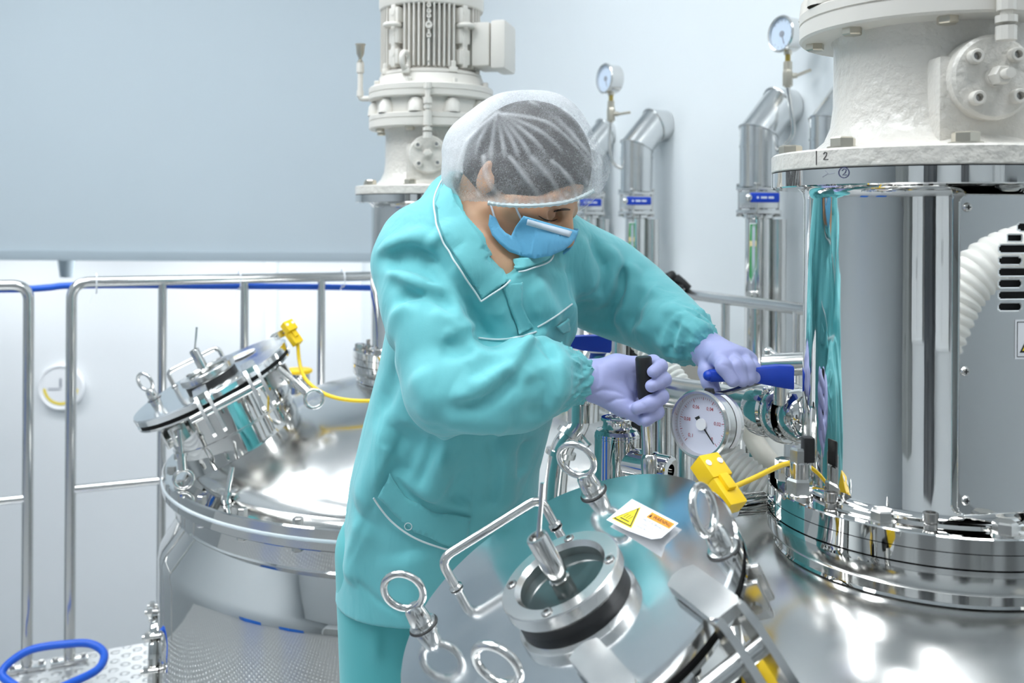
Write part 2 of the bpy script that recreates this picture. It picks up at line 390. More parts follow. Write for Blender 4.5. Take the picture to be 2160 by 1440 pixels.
def tank(base, L, M, near, label):
    t = thing('mixing_tank', label, 'tank', base)
    B = Matrix.Translation(base)
    # dished head
    prof = []
    for i in range(0, 29):
        r = 0.180+0.405*i/28; prof.append((r, math.sqrt(1.02**2-r*r)-0.065))
    r0, z0 = prof[-1]
    prof += [(0.602, z0-0.012), (0.614, z0-0.026), (0.6215, z0-0.043), (0.624, z0-0.06), (0.624, 0.72)]
    mb = MB(); mb.lathe(prof, B, 128); mb.build('head', 'steel_dome', t, 60)
    mb = MB(); mb.lathe([(0.62, 0.7345), (0.688, 0.7345), (0.691, 0.7315), (0.691, 0.713), (0.62, 0.713)], B, 128); f = mb.build('upper_flange', 'steel_mirror', t)
    mb = MB(); mb.lathe([(0.62, 0.7128), (0.6925, 0.7128), (0.6945, 0.709), (0.6925, 0.7052), (0.62, 0.7052)], B, 128); mb.build('gasket', 'gasket_white', t, 60)
    mb = MB(); mb.lathe([(0.62, 0.705), (0.691, 0.705), (0.691, 0.689), (0.688, 0.686), (0.62, 0.686)], B, 128); mb.build('lower_flange', 'steel_mirror', t)
    mb = MB(); mb.lathe([(0.657, 0.687), (0.657, 0.634), (0.660, 0.630), (0.657, 0.626), (0.640, 0.622), (0.635, 0.60)], B, 128); mb.build('shell', 'steel_mirror', t)
    jk = [(0.630, 0.622), (0.640, 0.6225), (0.690, 0.545), (0.697, 0.532), (0.700, 0.515), (0.700, 0.01), (0.69, 0.0)]
    mb = MB(); mb.lathe(jk, B, 128); mb.build('jacket', 'steel_mirror', t, 30)
    nb = 28
    for i in range(nb):
        a = 2*math.pi*(i+0.5)/nb
        if near and not (R(150) < a < R(320)): continue
        c = base + Vector((0.668*math.cos(a), 0.668*math.sin(a), 0))
        mb = MB(); K = Matrix.Translation(c) @ Matrix.Rotation(a, 4, 'Z')
        mb.hexa(K @ Matrix.Translation((0, 0, 0.7345)), 0.0115, 0.010); mb.cyl(c+Z3*0.684, c+Z3*0.736, 0.005, seg=8)
        mb.hexa(K @ Matrix.Translation((0, 0, 0.686)) @ Matrix.Rotation(math.pi, 4, 'X'), 0.0125, 0.012)
        mb.build('flange_bolt', 'bolt_steel', t, 20)
    if not near:      # side clamp of the jacket, at the left edge
        a = R(196); c = base + Vector((0.70*math.cos(a), 0.70*math.sin(a), 0.25)); rd = Vector((math.cos(a), math.sin(a), 0)); tg = Vector((-rd.y, rd.x, 0))
        mb = MB(); mb.torus(frame(c + rd*0.004, rd, tg), 0.105, 0.012, 40, 10)
        b = mb.build('side_port', 'steel_mirror', t)
        for k in range(10):
            q = R(36*k+10); mb = MB(); p0 = c + tg*0.125*math.cos(q) + Z3*0.125*math.sin(q)
            mb.cyl(p0-rd*0.01, p0+rd*0.03, 0.0065, seg=12); mb.hexa(frame(p0+rd*0.012, rd), 0.012, 0.012)
            mb.build('port_bolt', 'bolt_steel', b, 20)
    # manway
    mb = MB(); mb.lathe([(0.155, -0.24), (0.155, -0.04), (0.170, -0.04), (0.170, -0.034), (0.200, -0.034), (0.2035, -0.031), (0.2035, -0.026), (0.150, -0.026)], M, 96)
    neck = mb.build('manway_neck', 'steel_mirror', t)
    mb = MB(); mb.lathe([(0.1585, -0.125), (0.1585, -0.119), (0.150, -0.119)], M, 72); mb.build('weld_band', 'steel_tube', neck)
    mb = MB(); mb.lathe([(0.15, -0.026), (0.1975, -0.026), (0.1975, -0.0185), (0.15, -0.0185)], M, 96); mb.build('lid_gasket', 'gap_black', t)
    mb = MB(); mb.lathe([(0.0, -0.018), (0.2015, -0.018), (0.204, -0.016), (0.204, -0.003), (0.2015, 0.0)] + [(0.2*k/12, -0.0032*(1-(k/12)**2)) for k in range(11, -1, -1)], M, 128)
    lid = mb.build('manway_lid', 'steel_lid', t)
    return t, lid, neck

def lid_fittings(t, lid, M, near):
    T = lambda x, y, h=0.0: Vector((*lidloc(x, y, h).xy, 0))
    # sight glass
    c = T(1181, 1211, 0.026); C = M @ Matrix.Translation((c.x, c.y, 0.0))
    mb = MB(); mb.lathe([(0.050, 0.008), (0.066, 0.008), (0.069, 0.012), (0.0705, 0.013), (0.0705, 0.026), (0.069, 0.0275), (0.0545, 0.0275), (0.050, 0.022), (0.050, 0.008)], C, 72); rg = mb.build('sight_glass_ring', 'steel_satin', lid)
    mb = MB(); mb.lathe([(0.052, -0.004), (0.0655, -0.004), (0.0655, 0.0085), (0.052, 0.0085)], C, 64); mb.build('sight_glass_seal', 'black_rubber', lid)
    mb = MB(); mb.lathe([(0.0, 0.0125), (0.0505, 0.0125), (0.0505, 0.004), (0, 0.004)], C, 48); mb.build('sight_glass', 'glass_dark', lid)
    for x, y in ((1202, 1128), (1292, 1178), (1070, 1235), (1153, 1293)):
        p = T(x, y, 0.0275) - c; p = p.normalized()*0.0605
        K = C @ Matrix.Translation((p.x, p.y, 0.0275))
        mb = MB(); mb.lathe([(0.0062, -0.001), (0.0062, 0.0012), (0.0048, 0.0022), (0.0028, 0.0022), (0.0026, 0.0002), (0, 0.0002)], K, 20); mb.build('ring_screw', 'steel_dark', lid)
    # sight glass lamp tube with its thin rod
    g = T(1195, 1247, 0.0125)
    G = M @ Matrix.Translation((g.x, g.y, 0.0125))
    mb = MB(); mb.lathe([(0, 0), (0.0118, 0), (0.0118, 0.018), (0.0098, 0.0185), (0.0098, 0.024), (0.0122, 0.025), (0.0122, 0.072), (0.0112, 0.0735), (0.0085, 0.0735), (0.0085, 0.068), (0, 0.068)], G, 28); po = mb.build('wiper_post', 'steel_tube', lid)
    top = (G @ Matrix.Translation((0.001, 0.002, 0.07))).translation
    mb = MB(); mb.cyl(top, top + Vector((0.004, 0, 0.058)), 0.0026, seg=12); mb.build('wiper_rod', 'steel_tube', lid)
    # lifting handle
    a = T(962, 1238); b = T(1170, 1106); hh = 0.042
    pts = bend([M @ (a+Vector((0, 0, -0.002))), M @ (a+Vector((0, 0, hh))), M @ (b+Vector((0, 0, hh))), M @ (b+Vector((0, 0, -0.002)))], 0.016)
    mb = MB(); mb.tube(pts, 0.0058, 14)
    for q in (a, b): mb.lathe([(0.0085, 0), (0.0085, 0.0015), (0.0062, 0.004)], M @ Matrix.Translation(q), 20)
    mb.build('lid_handle', 'steel_tube', lid)
    # hinge arms, rod
    h1 = T(1485, 1262); h2 = T(1275, 1425)
    rod_dir = (h2-h1).normalized()
    out = Vector((-rod_dir.y, rod_dir.x, 0));
    if out.dot(h1) < 0: out = -out
    for k, h in enumerate((h1, h2)):
        K = M @ frame(h, Z3, out)
        mb = MB()
        mb.prism([(-0.035, -0.017), (0.045, -0.017), (0.052, -0.012), (0.052, 0.012), (0.045, 0.017), (-0.035, 0.017), (-0.042, 0.006), (-0.042, -0.006)], 0.012, K @ Matrix.Translation((0, 0, 0.001)))
        o = mb.build('hinge_arm', 'steel_satin', t)
        mb = MB()
        for s in (-1, 1):
            J = K @ Matrix.Translation((0.043, s*0.013, 0.0)) @ Matrix.Rotation(R(90), 4, 'X') @ Matrix.Translation((0, 0, -0.004))
            mb.prism([(0.0, 0.010), (0.012, 0.012), (0.028, -0.006), (0.052, -0.075), (0.042, -0.085), (0.018, -0.080), (-0.004, -0.02)], 0.008, J)
        mb.build('hinge_lug', 'steel_satin', o, 25)
    ra = M @ (h1 + out*0.062 - rod_dir*0.012 + Vector((0, 0, -0.030))); rb = M @ (h2 + out*0.062 + rod_dir*0.045 + Vector((0, 0, -0.030)))
    mb = MB(); mb.cyl(ra, rb, 0.0098, seg=28, bev=0.001); mb.build('hinge_rod', 'steel_tube', t)
    # eye bolts
    E = {'l': T(893, 1318), 'b': T(1252, 1038), 'r': T(1526, 1158), 'f': T(1098, 1488)}
    lug = lambda p: p.normalized()
    ups = (('l', R(-12)), ('b', R(-28)), ('r', R(62)), ('f', R(-30))) if near else (('l', R(-25)),)
    for k, ang in ups: eye_bolt(t, M, E[k], ang)
    for k, p in E.items():
        d = p.normalized(); K = M @ frame(d*0.187 + Vector((0, 0, -0.058)), Z3, d)
        mb = MB(); mb.box(K @ Matrix.Translation((0, 0.013, 0)), 0.05, 0.008, 0.045, 0.002); mb.box(K @ Matrix.Translation((0, -0.013, 0)), 0.05, 0.008, 0.045, 0.002)
        mb.cyl(K @ Vector((0.012, -0.02, -0.006)), K @ Vector((0.012, 0.02, -0.006)), 0.006, seg=14)
        mb.build('bolt_lug', 'steel_satin', t, 25)
    if not near:
        for (x, y, Y, dx, dy, dY) in ((378, 905, 2.25, 8, 90, 0.0), (588, 775, 2.34, 70, 62, -0.02), (490, 985, 2.2, -14, 70, -0.02)):
            a_ = P(x, y, Y); swing_bolt(t, a_, P(x+dx, y+dy, Y+dY)-a_, Vector((0.25, -1, 0)))
t1, lid1, neck1 = tank(A1, L1, M1, True, 'polished steel mixing tank in the foreground with a tilted round manway lid')
lid_fittings(t1, lid1, M1, True)
t2, lid2, neck2 = tank(A2, L2, M2, False, 'polished steel mixing tank standing behind the worker, beside the railing')
lid_fittings(t2, lid2, M2, False)

# ------------------------------------------------------------------ agitator drives
def drive(base, near, label):
    t = thing('agitator_drive', label, 'motor', base + Vector((0, 0, 0.93)))
    B = Matrix.Translation(base)
    ax = lambda az, r, z: base + Vector((r*math.cos(R(az)), r*math.sin(R(az)), z))
    ring = [[(0.15, 1.018), (0.2065, 1.018), (0.208, 1.0165), (0.208, 1.0005), (0.15, 1.0005)],
            [(0.15, 0.9995), (0.208, 0.9995), (0.208, 0.983), (0.15, 0.983)],
            [(0.15, 0.981), (0.208, 0.981), (0.208, 0.958), (0.204, 0.952), (0.15, 0.952)],
            [(0.15, 0.952), (0.199, 0.952), (0.1985, 0.940), (0.15, 0.940)],
            [(0.15, 0.9395), (0.197, 0.9395), (0.199, 0.936)]]
    for i, p in enumerate(ring):
        mb = MB(); mb.lathe(p, B, 112); mb.build('mounting_ring', 'steel_mirror', t)
    mb = MB(); mb.lathe([(0.2, 0.984), (0.2, 0.980)], B, 96); mb.lathe([(0.204, 1.0008), (0.204, 0.9992)], B, 96); mb.build('ring_seal', 'gap_black', t)
    mb = MB(); mb.lathe([(0.172, 1.017), (0.172, 1.0205), (0.1655, 1.0235), (0.162, 1.03), (0.162, 1.40), (0.1645, 1.4095), (0.170, 1.414)], B, 112); col = mb.build('column', 'steel_mirror', t, 50)
    mb = MB(); mb.lathe([(0.12, 1.414), (0.2035, 1.414), (0.205, 1.4155), (0.205, 1.4345), (0.12, 1.4345)], B, 112); mb.build('steel_flange', 'steel_mirror', t)
    mb = MB(); mb.lathe([(0.12, 1.4348), (0.204, 1.4348), (0.204, 1.4358), (0.12, 1.4358)], B, 96); mb.build('flange_seal', 'gap_black', t)
    mb = MB(); mb.lathe([(0.12, 1.436), (0.2035, 1.436), (0.205, 1.4375), (0.205, 1.457), (0.2025, 1.4595), (0.164, 1.461), (0.150, 1.466), (0.136, 1.478), (0.128, 1.497), (0.1245, 1.525), (0.124, 1.60), (0.127, 1.613)], B, 112)
    cast = mb.build('gear_housing', 'paint_cast', t, 40)
    mb = MB(); mb.lathe([(0.10, 1.613), (0.166, 1.613), (0.169, 1.616), (0.169, 1.634), (0.167, 1.6345), (0.167, 1.6365), (0.169, 1.637), (0.169, 1.648), (0.166, 1.650), (0.150, 1.651), (0.150, 1.690),
                               (0.166, 1.691), (0.170, 1.694), (0.170, 1.708), (0.168, 1.7085), (0.168, 1.710), (0.170, 1.7105), (0.170, 1.724), (0.167, 1.727), (0.150, 1.730), (0.145, 1.740), (0.1415, 1.755), (0.10, 1.757)], B, 96)
    gb = mb.build('gearbox', 'paint_cream', t, 30)
    for i in range(10):
        mb = MB(); q = ax(36*i+8, 0.149, 0); mb.lathe([(0.024, 1.651), (0.021, 1.675), (0.012, 1.689), (0, 1.691)], Matrix.Translation(q), 16); mb.build('gearbox_boss', 'paint_cream', gb)
    for i in range(8):
        for (r, z, dn, s) in ((0.148, 1.613, True, 0.0125), (0.157, 1.727, False, 0.008)):
            mb = MB(); K = Matrix.Translation(ax(45*i-152, r, z)) @ Matrix.Rotation(R(17*i), 4, 'Z')
            if dn: K = K @ Matrix.Rotation(math.pi, 4, 'X')
            mb.hexa(K, s, 0.009 if dn else 0.013); mb.build('gearbox_bolt', 'paint_cream' if not dn else 'nickel', gb, 20)
    for i in range(8):      # bolts on the painted flange
        mb = MB(); K = Matrix.Translation(ax(45*i-171+24, 0.180, 1.459)) @ Matrix.Rotation(R(23*i), 4, 'Z')
        mb.lathe([(0, 0), (0.019, 0), (0.019, 0.003), (0, 0.003)], K, 20); mb.hexa(K @ Matrix.Translation((0, 0, 0.003)), 0.0155, 0.012); mb.build('flange_bolt', 'nickel', t, 20)
    for i in range(9):      # bolts on the lower ring, and the socket screws inside them
        mb = MB(); K = Matrix.Translation(ax(40*i-129, 0.190, 1.018)) @ Matrix.Rotation(R(31*i), 4, 'Z')
        mb.lathe([(0, 0), (0.0155, 0), (0.0155, 0.0025), (0, 0.0025)], K, 20); mb.hexa(K @ Matrix.Translation((0, 0, 0.0025)), 0.0135, 0.013); mb.build('ring_bolt', 'bolt_steel', t, 20)
        mb = MB(); K = Matrix.Translation(ax(40*i-113, 0.1765, 1.018))
        mb.lathe([(0.0075, 0), (0.0075, 0.003), (0.0065, 0.004), (0.0085, 0.006), (0.0085, 0.016), (0.0055, 0.0165), (0.005, 0.012), (0, 0.012)], K, 18); mb.build('socket_screw', 'steel_dark', t, 30)
    # bearing cap on the housing, with its pad, screws and grease line
    az = -88; n = Vector((math.cos(R(az)), math.sin(R(az)), 0)); c = ax(az, 0.128, 1.540)
    K = frame(c, n, (0, 0, 1))
    mb = MB(); mb.box(Matrix.Translation(ax(az, 0.115, 1.515)) @ Matrix.Rotation(R(az), 4, 'Z'), 0.05, 0.115, 0.105, 0.006); mb.build('bearing_pad', 'paint_cast', cast)
    mb = MB(); mb.lathe([(0, 0.03), (0.046, 0.03), (0.050, 0.027), (0.050, 0.0), (0.0, 0.0)], K @ Matrix.Translation((0, 0, -0.002)), 48); cap = mb.build('bearing_cap', 'paint_cast', t)
    for i in range(4):
        a = R(90*i + 48); p = K @ Vector((0.034*math.cos(a), 0.034*math.sin(a), 0.028))
        mb = MB(); mb.lathe([(0, 0), (0.0085, 0), (0.0085, 0.0095), (0.0075, 0.0105), (0.0048, 0.0105), (0.0045, 0.004), (0, 0.004)], frame(p, n), 18); s = mb.build('cap_screw', 'paint_cream', cap, 30)
        mb = MB(); mb.lathe([(0.0046, 0.0045), (0, 0.0045)], frame(p, n), 6); mb.build('hex_socket', 'steel_dark', cap)
    p = K @ Vector((0, 0, 0.028))
    mb = MB(); mb.cyl(p, p+n*0.006, 0.012, seg=20); mb.hexa(frame(p+n*0.006, n), 0.0115, 0.016); mb.cyl(p+n*0.02, p+n*0.035, 0.006, seg=16); mb.build('hex_fitting', 'paint_cream', cap, 25)
    # grease line along the front of the gearbox
    az2 = -88
    pts = [ax(az2, r, z) for r, z in ((0.172, 1.716), (0.180, 1.714), (0.180, 1.70), (0.180, 1.60))]
    mb = MB(); mb.tube(bend(pts, 0.008), 0.0068, 14)
    for z0, z1, r in ((1.706, 1.722, 0.010), (1.668, 1.684, 0.0115), (1.655, 1.664, 0.010), (1.612, 1.648, 0.0105), (1.598, 1.606, 0.012), (1.578, 1.594, 0.0115)):
        mb.cyl(ax(az2, 0.180, z0), ax(az2, 0.180, z1), r, seg=10)
    mb.build('grease_line', 'paint_cream', t, 30)
    # grease cup at the left
    q = lambda z, r=0.198: ax(176, r, z)
    mb = MB(); mb.tube(bend([ax(176, 0.165, 1.703), q(1.703), q(1.80)], 0.008), 0.0075, 14); mb.cyl(q(1.709), q(1.725), 0.0095); mb.cyl(q(1.775), q(1.802), 0.0105)
    pi = mb.build('grease_pipe', 'paint_cream', t, 40)
    mb = MB(); mb.lathe([(0, 1.80), (0.0085, 1.80), (0.0085, 1.806), (0.005, 1.809), (0.005, 1.816), (0.0105, 1.826), (0.0125, 1.85), (0.0145, 1.851), (0.0145, 1.854), (0, 1.856)], Matrix.Translation(ax(176, 0.198, 0)), 20); mb.build('grease_cup', 'nickel', pi)
    # motor
    mb = MB(); mb.lathe([(0.10, 1.757), (0.1385, 1.757), (0.1385, 1.764), (0.125, 1.770), (0.1165, 1.776), (0.1165, 1.95), (0.10, 1.95)], B, 72); mo = mb.build('motor_body', 'paint_cream', t, 30)
    mb = MB()
    for i in range(64):
        a = 360*i/64+2
        da = (a+88+180) % 360-180
        if 33 < abs(da) < 52 or 75 < da < 105: continue
        Kf = Matrix.Translation(ax(a, 0.127, 1.857)) @ Matrix.Rotation(R(a), 4, 'Z')
        mb.box(Kf, 0.024, 0.0042, 0.168)
    fi = mb.build('cooling_fins', 'paint_cream', mo); fi['kind'] = 'stuff'
    for az3 in (-131, -46):
        for z in (1.80, 1.855, 1.91):
            mb = MB(); Kf = Matrix.Translation(ax(az3, 0.126, z)) @ Matrix.Rotation(R(az3), 4, 'Z')
            mb.box(Kf, 0.03, 0.036, 0.040, 0.003); mb.box(Kf @ Matrix.Translation((0.006, 0, 0)), 0.022, 0.016, 0.056, 0.003)
            mb.cyl(Kf @ Vector((0.016, 0, 0.006)), Kf @ Vector((0.0185, 0, 0.006)), 0.0075, seg=14); mb.build('mounting_lug', 'paint_cream', mo, 30)
        mb = MB(); Kf = frame(ax(az3, 0.143, 1.882), Vector((math.cos(R(az3)), math.sin(R(az3)), 0)), Z3)
        mb.torus(Kf @ Matrix.Rotation(R(90), 4, 'Y'), 0.019, 0.0065, 24, 10); mb.build('lifting_eye', 'paint_cream', mo)
    mb = MB(); mb.torus(frame(ax(-112, 0.150, 1.785), Vector((0.8, -0.3, 0)), Z3), 0.021, 0.007, 28, 10); mb.box(Matrix.Translation(ax(-112, 0.147, 1.758)), 0.022, 0.022, 0.014, 0.003); mb.build('lifting_eye', 'paint_cream', mo)
    mb = MB(); Kf = Matrix.Translation(ax(-88, 0.1405, 0)) @ Matrix.Rotation(R(-88), 4, 'Z')
    mb.box(Kf @ Matrix.Translation((0, 0, 1.858)), 0.006, 0.005, 0.15)
    for z, r in ((1.928, 0.006), (1.913, 0.006), (1.90, 0.006), (1.877, 0.0095), (1.850, 0.0065)):
        c0 = Kf @ Vector((0.0, 0, z)); nn = Vector((math.cos(R(-88)), math.sin(R(-88)), 0))
        mb.lathe([(0, 0), (r, 0), (r, 0.006), (r*0.5, 0.006), (r*0.45, 0.002), (0, 0.002)], frame(c0, nn), 16)
    mb.build('terminal_strip', 'paint_cream', mo, 30)
    mb = MB(); mb.lathe([(0.10, 1.936), (0.1375, 1.936), (0.141, 1.939), (0.1435, 1.95), (0.1435, 2.12), (0.135, 2.15), (0.11, 2.165), (0, 2.17)], B, 72); mb.build('fan_cowl', 'paint_cream', mo, 30)
    Kb = Matrix.Translation(ax(-14, 0.178, 1.837)) @ Matrix.Rotation(R(-14), 4, 'Z')
    mb = MB(); mb.box(Kb @ Matrix.Translation((-0.022, 0, 0)), 0.05, 0.115, 0.118, 0.008); tb = mb.build('terminal_box', 'paint_cream', mo, 30)
    mb = MB(); mb.box(Kb @ Matrix.Translation((0.026, 0, -0.002)), 0.042, 0.122, 0.130, 0.010); mb.build('terminal_cover', 'paint_cream', mo, 30)
    for i in range(4):
        mb = MB(); K4 = Matrix.Translation(ax(90*i-150, 0.131, 1.76)) @ Matrix.Rotation(0.3*i, 4, 'Z'); mb.box(K4 @ Matrix.Translation((0, 0, 0.004)), 0.024, 0.024, 0.014, 0.002); mb.hexa(K4 @ Matrix.Translation((0, 0, 0.01)), 0.010, 0.018); mb.build('motor_bolt', 'paint_cream', mo, 20)
    return t, col, ax
d1, col1, ax1 = drive(A1, True, 'cream painted agitator drive on a wide polished steel column, cut by the right edge')
d2, col2, ax2 = drive(A2, False, 'cream painted motor and gearbox on a steel column behind the worker')
# slotted access cover: a flat plate standing just off the near column
def cylpt(base, r, a, z): return base + Vector((r*math.cos(a), r*math.sin(a), z))
CN = Vector((0.15, -0.99, 0)).normalized(); CT = Vector((-CN.y, CN.x, 0))
C0 = P(2022, 700, 1.10); C0.z = 0
def onc(x, y, h=0.0): return on_plane(x, y, C0+CN*h, CN)
def cuv(x, y): q = onc(x, y)-C0; return q.dot(CT), q.z
def cpt3(u, v, h=0.0): return C0 + CT*u + Z3*v + CN*h
z0, z1 = cuv(2060, 1086)[1], cuv(2060, 409)[1]
rows = [(478, 2147, 2230), (501.6, 2125.6, 2156), (524.5, 2107, 2205), (550, 2107, 2155), (573.6, 2107, 2205), (598, 2107, 2155), (622, 2107, 2205), (646.7, 2107, 2155)]
SL = [(cuv(xa, y)[0], cuv(xb, y)[0], cuv((xa+xb)/2, y)[1]) for y, xa, xb in rows]; hr = 0.0039
W_ = 0.235; na, nz = 150, 220; rcor = 0.012
def gone(u, v):
    for ua, ub, vc in SL:
        c = min(max(u, ua+hr), ub-hr)
        if math.hypot(u-c, v-vc) < hr: return True
    for (cu, cv, su, sv) in ((rcor, z1-rcor, -1, 1), (rcor, z0+rcor, -1, -1)):
        if (u-cu)*su > 0 and (v-cv)*sv > 0 and math.hypot(u-cu, v-cv) > rcor: return True
    return False
UU = [W_*i/na for i in range(na+1)]; VV = [z0+(z1-z0)*j/nz for j in range(nz+1)]
mb = MB(); fs = []
for j in range(nz):
    for i in range(na):
        if gone((UU[i]+UU[i+1])/2, (VV[j]+VV[j+1])/2): continue
        fs.append((j*(na+1)+i, j*(na+1)+i+1, (j+1)*(na+1)+i+1, (j+1)*(na+1)+i))
mb.add([cpt3(u, v) for v in VV for u in UU], fs); cov = mb.build('access_cover', 'steel_cover', d1)
sm = cov.modifiers.new('thick', 'SOLIDIFY'); sm.thickness = 0.002; sm.offset = -1
mb = MB(); mb.add([cpt3(u, v, -0.0045) for u, v in ((0.03, 1.20), (W_, 1.20), (W_, 1.39), (0.03, 1.39))], [(0, 1, 2, 3)]); mb.build('dark_interior_sheet', 'gap_black', d1, smooth=False)  # added black sheet standing in for the shaded inside behind the slots
for px, py in ((2040, 437), (2035, 783), (2037, 1055)):
    K = frame(onc(px, py, 0.0), CN, Z3)
    mb = MB(); mb.lathe([(0, 0.003), (0.004, 0.0028), (0.0052, 0.0016), (0.0056, 0), (0, 0)], K, 20); s = mb.build('cover_screw', 'bolt_steel', cov)
    mb = MB(); mb.box(K @ Matrix.Translation((0, 0, 0.0028)), 0.0055, 0.0013, 0.001); mb.box(K @ Matrix.Translation((0, 0, 0.0028)), 0.0013, 0.0055, 0.001); mb.build('cross_slot', 'ink_black', cov)
# yellow warning label on the cover, cut by the frame edge
u0, v0 = cuv(2140, 757); v1 = cuv(2140, 674)[1]; lw = 0.046
lb = lambda h: (lambda a, b: cpt3(u0+a*lw, v0+b*(v1-v0), h))
mb = MB(); flat(mb, [(0, 0), (1, 0), (1, 1), (0, 1)], lb(0.0006), 0)
for (a0, a1_, b0, b1) in ((0.05, 0.95, 0.05, 0.07), (0.05, 0.95, 0.93, 0.95), (0.05, 0.07, 0.05, 0.95), (0.93, 0.95, 0.05, 0.95)): flat(mb, [(a0, b0), (a1_, b0), (a1_, b1), (a0, b1)], lb(0.0009), 2)
flat(mb, [(0.12, 0.16), (0.88, 0.16), (0.5, 0.86)], lb(0.0010), 2); flat(mb, [(0.19, 0.21), (0.81, 0.21), (0.5, 0.77)], lb(0.0013), 1)
flat(mb, [(0.47, 0.36), (0.53, 0.36), (0.55, 0.62), (0.45, 0.62)], lb(0.0015), 2); flat(mb, [(0.47, 0.26), (0.53, 0.26), (0.53, 0.31), (0.47, 0.31)], lb(0.0015), 2)
mb.build('warning_sticker', ['label_white', 'label_yellow', 'ink_black'], d1, smooth=False, recalc=False)
# marker writing on the two flanges
def rim(x, y, r):
    q = on_z(x, y, 1.0); d = ray(x, y)      # hit the rim cylinder
    ox, oy = -A1.x, -A1.y; a = d.x*d.x+d.y*d.y; b = 2*(ox*d.x+oy*d.y); c = ox*ox+oy*oy-r*r
    tt = (-b-math.sqrt(max(b*b-4*a*c, 0)))/(2*a); return CAM+d*tt
def pen(strokes, m, w=0.00055, nm='marker_writing'):
    mb = MB()
    for s in strokes: mb.tube([rim(x, y, 0.2053) for x, y in s], w, 6)
    mb.build(nm, m, d1)
pen([[(1737, 325), (1740, 321), (1744, 322), (1743, 328), (1737, 336), (1747, 336)], [(1722, 318), (1722, 348)]], 'ink_black', 0.0006)
pen([[(1780+11*math.cos(k*0.42), 364-11*math.sin(k*0.42)) for k in range(16)], [(1776, 360), (1780, 356), (1785, 358), (1783, 364), (1777, 369), (1786, 369)]], 'ink_blue')
pen([[(1741, 360), (1747, 366), (1735, 373)], [(1747, 367), (1760, 365)]], 'ink_grey')
# ------------------------------------------------------------------ railings
def rp(x):        # point under pixel column x on the railing line
    k = (x-CX)/F; X = k*(2.97+0.47*1.36)/(1-0.47*k); return Vector((X, railY(X), 0))
def zat(q, y, x): return H - ((-(x-CX)*_s + (y-CY)*_c)/F)*q.y
RT = Vector((1, 0.47, 0)).normalized()
ztop = zat(rp(250), 593, 250)-0.0
q1, q2, qe = rp(62), rp(152), rp(1000)
t = thing('railing', 'brushed steel tube railing running behind the far tank', 'railing', q2)
mb = MB(); mb.tube(bend([q2 + Z3*0.0, q2 + Z3*ztop, qe + Z3*ztop], 0.055, 10), 0.0160, 16); mb.build('top_rail', 'steel_tube', t)
for x in (344, 517, 679, 850, 996):
    q = rp(x); mb = MB(); mb.cyl(q, q+Z3*ztop, 0.0135, seg=16); mb.build('post', 'steel_tube', t)
zl = zat(rp(250), 1022, 250)
mb = MB(); mb.cyl(q2+Z3*zl, qe+Z3*zl, 0.0125, seg=14); mb.build('middle_rail', 'steel_tube', t)
def foot(q, t):
    mb = MB(); K = Matrix.Translation(q+Vector((0.0, -0.0, 0.006))) @ Matrix.Rotation(math.atan2(0.47, 1), 4, 'Z')
    mb.box(K, 0.104, 0.05, 0.010, 0.002)
    p = mb.build('base_plate', 'steel_satin', t)
    for s in (-1, 1):
        mb = MB(); mb.hexa(K @ Matrix.Translation((s*0.040, 0, 0.005)), 0.008, 0.009); mb.build('plate_bolt', 'bolt_steel', p, 20)
foot(q2, t)
t = thing('railing', 'brushed steel tube railing cut by the left edge of the picture', 'railing', q1)
zt2 = zat(q1, 600, 30); q0 = rp(-160)
mb = MB(); mb.tube(bend([q1, q1+Z3*zt2, q0+Z3*zt2], 0.05, 10), 0.0160, 16); mb.build('top_rail', 'steel_tube', t)
zl2 = zat(q1, 1050, 30); mb = MB(); mb.cyl(q1+Z3*zl2, q0+Z3*zl2, 0.0125, seg=14); mb.build('middle_rail', 'steel_tube', t)
mb = MB(); mb.cyl(q0, q0+Z3*zt2, 0.016, seg=14); mb.build('post', 'steel_tube', t)
foot(q1, t)
# railing on the right in front of the wall pipes
ra, rb = P(1425, 617, 2.98), P(1705, 648, 2.42); rb.z = ra.z
t = thing('railing', 'steel tube railing between the wall pipes and the near column', 'railing', (rb.x, rb.y, 0))
mb = MB(); ex = (ra-rb).normalized(); mb.tube([ra+ex*0.4, ra, rb, rb-ex*0.5], 0.0155, 16); mb.build('top_rail', 'steel_tube', t)
for x, y in ((1530, 629), (1683, 646)):
    k = (x-1425)/(1705-1425); c = None
    d = ray(x, y); s = (ra.x*1.0 - ra.y*d.x)/(d.x*(rb.y-ra.y)-(rb.x-ra.x)); q = ra.lerp(rb, s)
    mb = MB(); mb.cyl((q.x, q.y, 0), q, 0.0125, seg=16); mb.build('post', 'steel_tube', t)
# black grip cover lying over the rail end
mb = MB(); g0, g1 = P(1385, 586, 2.96), P(1456, 608, 2.92)
mb.tube(bez([g0, P(1408, 584, 2.94), P(1432, 593, 2.93), g1]), 0.02, 14, rad=[0.017+0.006*math.sin(k*0.75) if k < 14 else 0.019-0.0011*(k-14)*1.0 for k in range(25)])
mb.tube(bez([P(1385, 606, 2.93), P(1410, 604, 2.91), P(1440, 608, 2.91)]), 0.011, 10)
single('rail_grip', mb, 'black_rubber', 'black padded sleeve wrapped over the end of the right railing', 'rail cover', g0)
